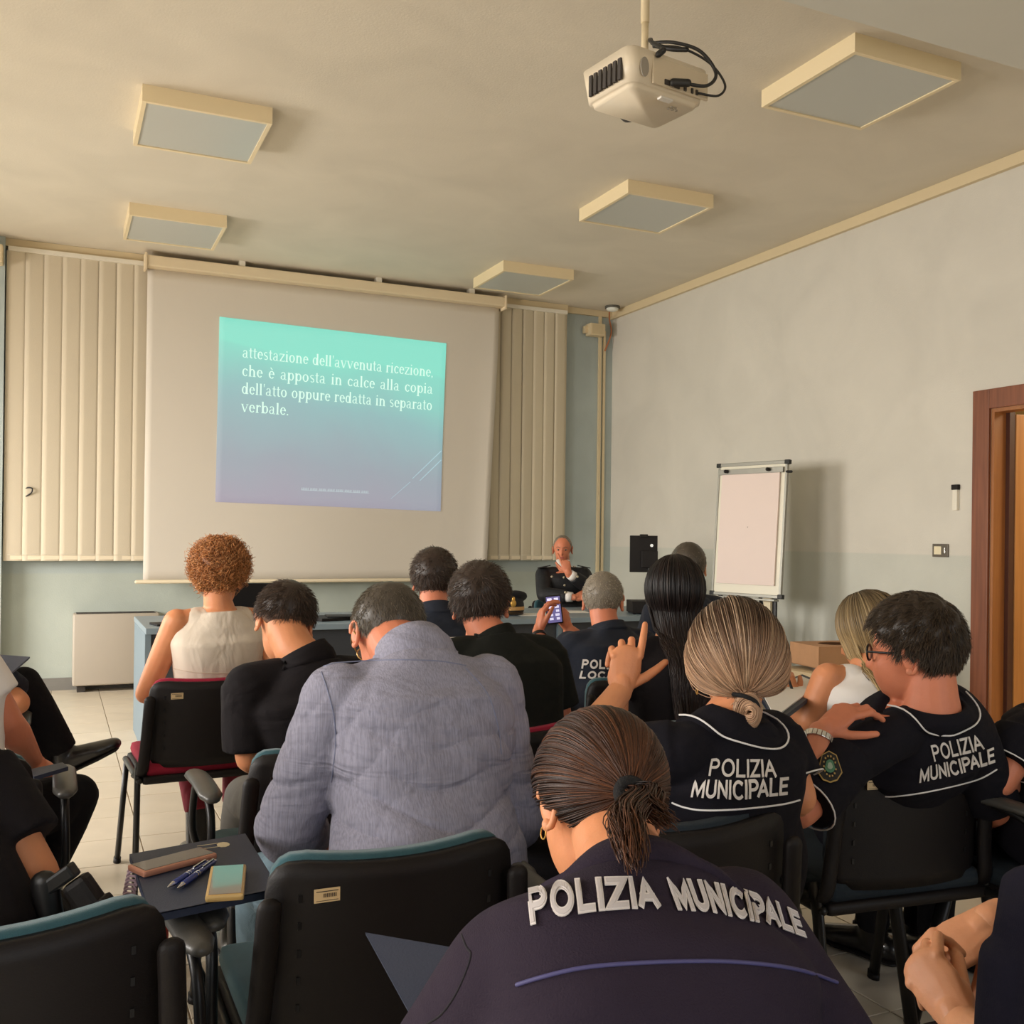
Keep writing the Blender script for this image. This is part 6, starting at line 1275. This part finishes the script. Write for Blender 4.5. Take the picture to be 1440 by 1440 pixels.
LB = person('whitesleeve', 'person in white short sleeves leaning on a blue folder at the left edge', A(-90, 1180, 2.45), A(-110, 930, 2.55), A(-120, 850, 2.6), cdir(0.05, 0.2, 1.0), yaw=0, skin=SK_C, SR=A(-42, 930, 2.55), rarm=(A(10, 1015, 2.58), A(46, 1070, 2.72)), shirt=C_wht, sleeve='short', trouser=C_dark, voxel=0.006, cvox=0.008, slen=0.62, spad=0.014, sw=0.17, rl=(A(105, 1120, 2.75), A(60, 1230, 2.7)), armk=1.0,
    rhand=dict(D=cdir(0.5, 0.6, 0.6), Bk=cdir(0.2, -0.8, -0.3), side=-1, curls=(0.5, 0.5, 0.6, 0.6), thumb=((0.5, 0.3), 0.3), s=1.0, vox=0.0035))
short_style(LB, 'short', H_sdark, 500, 0.02, 0.008)
LA = person('crossed', 'person with crossed legs, dark trousers and black shoe at the left edge', A(-105, 1040, 3.30), A(-150, 858, 3.40), A(-155, 798, 3.45), cdir(0.05, 0.15, 1.0), yaw=-6, skin=SK_A, SR=A(-84, 905, 3.38), rarm=(A(24, 988, 3.30), A(-10, 960, 3.50)), shirt=C_navy3, sleeve='short', trouser=C_dark, voxel=0.007, cvox=0.009, slen=0.92, spad=0.02, sw=0.165, armk=1.05,
    rl=(A(32, 962, 3.55), A(90, 1056, 3.62), cdir(0.85, -0.40, 0.25)), ll=(A(30, 1010, 3.6), A(60, 1090, 3.6)))
short_style(LA, 'short', H_sdark, 500, 0.02, 0.008)

# ---------------------------------------------------------------- chairs
def seat_at(src, P, dx, dy, rz, label): place_chair(src, P[0]+dx, P[1]+dy, rz, label)
def back_at(src, px, d, rz, label):
    b = at(px, 1200, d); a = math.radians(rz); place_chair(src, b[0]-math.sin(a)*0.24, b[1]+math.cos(a)*0.24, rz, label)
back_at(teal0, 568, 1.66, 0, 'conference chair under the person in the blue-grey shirt, beige label top left of its back')
back_at(teal0, 8, 1.30, 8, 'nearest conference chair at the lower left corner, beige label on its back')
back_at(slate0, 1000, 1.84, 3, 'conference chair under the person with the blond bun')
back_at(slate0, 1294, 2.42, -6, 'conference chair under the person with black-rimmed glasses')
back_at(teal0, 480, 2.45, 2, 'conference chair under the person with faded hair, grey arm pad at its left')
back_at(red0, 298, 3.62, 3, 'crimson conference chair under the curly ginger-haired person, small label on its back')
back_at(red0, 735, 2.72, 2, 'crimson conference chair under the person in the plain black T-shirt')
seat_at(teal0, LG['P'], 0, -0.02, 2, 'conference chair under the person with long near-black hair')
seat_at(teal0, BL['P'], 0.02, 0.0, 12, 'conference chair under the person with long blond hair')
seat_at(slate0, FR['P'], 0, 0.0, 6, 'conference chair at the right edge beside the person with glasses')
seat_at(teal0, ZI['P'], 0, 0.0, 0, 'conference chair under the person with wavy dark hair near the desk')
seat_at(teal0, GR['P'], 0, 0.0, 0, 'conference chair under the grey-haired person with the phone')
seat_at(teal0, M2['P'], 0, 0.0, 0, 'conference chair in the front row hidden behind the long-haired person')
seat_at(teal0, PW['P'], 0, 0.02, 0, 'conference chair under the person with the ponytail')
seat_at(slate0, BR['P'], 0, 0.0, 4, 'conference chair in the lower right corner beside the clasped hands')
seat_at(teal0, LB['P'], 0, 0.0, 0, 'conference chair with armrest at the left edge under the person in white sleeves')
seat_at(teal0, LA['P'], 0, 0.0, 0, 'conference chair at the left edge under the person with crossed legs')
seat_at(teal0, CA['P'], 0, 0.0, 180, 'conference chair behind the desk under the uniformed speaker')

# ---------------------------------------------------------------- folders, phones, pens
M_fold = mat('folder_blue', (40, 48, 68), 0.55, bump=0.15, bscale=300); M_foldd = mat('folder_edge_navy', (24, 32, 62), 0.6)
def slab_px(corners, z, t, m, name, label, cat='folder'):
    P = [at_z(x, y, z) for x, y in corners]; c = np.mean(P, 0); base = (c[0], c[1], z-t); V = [p-V3(*base) for p in P]; V = np.array([v-V3(0, 0, t) for v in V]+V)
    o = obj(name, (V, [(3, 2, 1, 0), (4, 5, 6, 7), (0, 1, 5, 4), (1, 2, 6, 5), (2, 3, 7, 6), (3, 0, 4, 7)]), m, None, False, base); tag(o, label, cat); return o, base
ZF = 0.692
fo, fb = slab_px([(182, 1201), (345, 1172), (393, 1250), (212, 1288)], ZF, 0.012, M_fold, 'blue_folder', 'blue cardboard folder lying on the armrests with two phones and two pens')
obj('folder_flap', (np.array([at_z(x, y, ZF+0.003)-V3(*fb) for x, y in [(184, 1202), (345, 1174), (391, 1249), (212, 1286)]]+[at_z(x, y, ZF+0.0045)-V3(*fb) for x, y in [(184, 1202), (345, 1174), (391, 1249), (212, 1286)]]), [(3, 2, 1, 0), (4, 5, 6, 7), (0, 1, 5, 4), (1, 2, 6, 5), (2, 3, 7, 6), (3, 0, 4, 7)]), M_fold, fo)
em = at_z(314, 1188, ZF+0.005)-V3(*fb); obj('printed_crest', tube([em, em+V3(0, 0, 0.0006)], (0.012, 0.016), 9, side=(1, 0, 0), caps='flat'), mat('crest_beige', (206, 192, 156), 0.7), fo)
for k in range(2): a = at_z(277, 1190+k*5, ZF+0.005)-V3(*fb); obj('printed_line', xf(box(0, 0.045, -0.001, 0.001, 0, 0.0005), a, 0.1), mat('crest_beige', (206, 192, 156), 0.7), fo)
ZT = ZF+0.0055
def phone_flat(corners, label, mcase, mscr, t=0.011):
    P = [at_z(x, y, ZT+t)-V3(0, 0, ZT+t) for x, y in corners]; c = np.mean(P, 0)*V3(1, 1, 0); ax = nrmz((P[1]+P[2]-P[0]-P[3])*V3(1, 1, 0)); ay = np.cross(V3(0, 0, 1), ax); w = np.linalg.norm((P[1]+P[2]-P[0]-P[3])[:2])/2; h = np.linalg.norm((P[3]+P[2]-P[0]-P[1])[:2])/2
    r = empty('mobile_phone', (c[0], c[1], ZT), math.atan2(ax[1], ax[0])); tag(r, label, 'phone'); obj('phone_case', box(-w/2, w/2, -h/2, h/2, 0, t, 0.004), mcase, r); obj('phone_screen', box(-w/2+0.005, w/2-0.005, -h/2+0.005, h/2-0.005, t, t+0.0006), mscr, r); return r, w, h, t
M_ps = mat('phone_glass', (58, 50, 46), 0.12, coat=0.5)
r1, w1, h1, t1 = phone_flat([(188, 1219), (214, 1229), (295, 1197), (272, 1187)], 'phone in rose-gold case with a dark screen, lying on the blue folder near the strap', mat('case_rose', (184, 128, 104), 0.35, metal=0.3), M_ps)
r2, w2, h2, t2 = phone_flat([(293, 1217), (345, 1215), (345, 1256), (292, 1261)], 'phone in gold case reflecting turquoise light, lying on the blue folder near the shirt cuff', mat('case_gold', (198, 164, 104), 0.35, metal=0.3), mat('phone_glass_brown', (116, 92, 82), 0.08, coat=1.0))
def pen(a, b, label):
    p, q = at_z(*a, ZT+0.006), at_z(*b, ZT+0.006); d = nrmz(q-p); L_ = np.linalg.norm(q-p); r = empty('ballpoint_pen', (p[0], p[1], ZT), math.atan2(d[1], d[0])); tag(r, label, 'pen')
    obj('barrel', tube([(0.018, 0, 0.0055), (L_-0.008, 0, 0.0055)], 0.0050, 12, caps='flat'), mat('pen_blue', (34, 48, 108), 0.25, coat=0.6), r, True); obj('tip', tube([(0, 0, 0.0055), (0.018, 0, 0.0055)], [0.0012, 0.0048], 12), M_chrome, r, True)
    obj('ring', join([tube([(x, 0, 0.0055), (x+0.003, 0, 0.0055)], 0.0055, 12, caps='flat') for x in (L_*0.45, L_*0.5)]), M_chrome, r); obj('clip', box(L_-0.05, L_-0.008, -0.0015, 0.0015, 0.0105, 0.012), M_chrome, r); obj('push_button', tube([(L_-0.008, 0, 0.0055), (L_, 0, 0.0055)], 0.003, 10), M_chrome, r)
pen((236, 1247), (292, 1211), 'blue metal ballpoint pen on the folder, beside the rose-gold phone'); pen((250, 1248), (303, 1210), 'blue metal ballpoint pen on the folder, nearer to the gold phone')
st = []
for k in range(9): a = A(188-k*1.2, 1226+k*6, 1.78-0.002*k); st.append(tube(smooth_path([a+0.010*(CR*math.cos(t)+CU*math.sin(t)*0.8) for t in np.linspace(0, 6.28, 7)], 3), 0.0022, 6))
o = obj('wrist_strap', join(st), mat('strap_lilac', (206, 176, 190), 0.7), None, True); tag(o, 'braided lilac phone strap hanging off the left edge of the blue folder', 'strap')
o, _ = slab_px([(514, 1313), (640, 1334), (640, 1420), (575, 1420)], 0.70, 0.006, M_fold, 'blue_folder', 'blue folder tilted beside the ponytailed person, in front of the black chair back')
b0_ = at(575, 1370, 1.22); o.location = (0, 0, 0); V = np.array([at(514, 1313, 1.30), at(660, 1338, 1.24), at(640, 1470, 1.12), at(584, 1440, 1.14)]); n_ = nrmz(np.cross(V[1]-V[0], V[3]-V[0]))*0.004
o.data.clear_geometry(); V8 = np.vstack([V-n_/2, V+n_/2])-b0_; o.data.from_pydata(V8.tolist(), [], [(3, 2, 1, 0), (4, 5, 6, 7), (0, 1, 5, 4), (1, 2, 6, 5), (2, 3, 7, 6), (3, 0, 4, 7)]); o.location = tuple(b0_)
# folder on the left person's knee, tablet folder, papers on tablets
o = obj('blue_folder', (np.vstack([np.array([A(-30, 921, 3.3), A(42, 926, 3.45), A(12, 952, 3.05), A(-30, 940, 3.0)]), np.array([A(-30, 921, 3.3), A(42, 926, 3.45), A(12, 952, 3.05), A(-30, 940, 3.0)])+V3(0, 0, 0.006)])-V3(*A(5, 935, 3.3)), [(3, 2, 1, 0), (4, 5, 6, 7), (0, 1, 5, 4), (1, 2, 6, 5), (2, 3, 7, 6), (3, 0, 4, 7)]), mat('folder_slate', (62, 72, 98), 0.6), None, False, tuple(A(5, 935, 3.3))); tag(o, 'slate blue folder on the raised knee at the left edge', 'folder')
o, _ = slab_px([(40, 1082), (88, 1072), (96, 1078), (48, 1092)], 0.70, 0.01, M_fold, 'blue_folder', 'blue folder under the hand of the person in white sleeves')
o, _ = slab_px([(1070, 970), (1128, 951), (1152, 961), (1090, 1008)], 0.83, 0.004, M_paper, 'paper_sheet', 'white handwritten paper under the pen at the right', 'paper')
o, _ = slab_px([(1065, 972), (1128, 948), (1162, 962), (1092, 1016)], 0.825, 0.012, mat('clipboard_navy', (30, 40, 58), 0.6), 'writing_board', 'dark navy writing board under the handwritten paper', 'board')
# green bottle
bt = at_z(224, 1372, 0.0); gb = empty('water_bottle', (bt[0]-0.01, bt[1], 0)); tag(gb, 'green plastic bottle with red label on the floor behind the chair legs', 'bottle')
M_gr = mat('bottle_green', (110, 196, 140), 0.15, alpha=0.75); obj('bottle_body', tube([(0, 0, 0.002), (0, 0, 0.02), (0, 0, 0.20), (0, 0, 0.26), (0, 0, 0.275)], [0.030, 0.034, 0.034, 0.014, 0.014], 18, caps='flat'), M_gr, gb, True)
obj('bottle_label', tube([(0, 0, 0.09), (0, 0, 0.16)], 0.0345, 18, caps='flat'), mat('label_red', (196, 70, 60), 0.5), gb, True); obj('bottle_cap', tube([(0, 0, 0.275), (0, 0, 0.295)], 0.016, 14, caps='flat'), C_wht, gb, True)
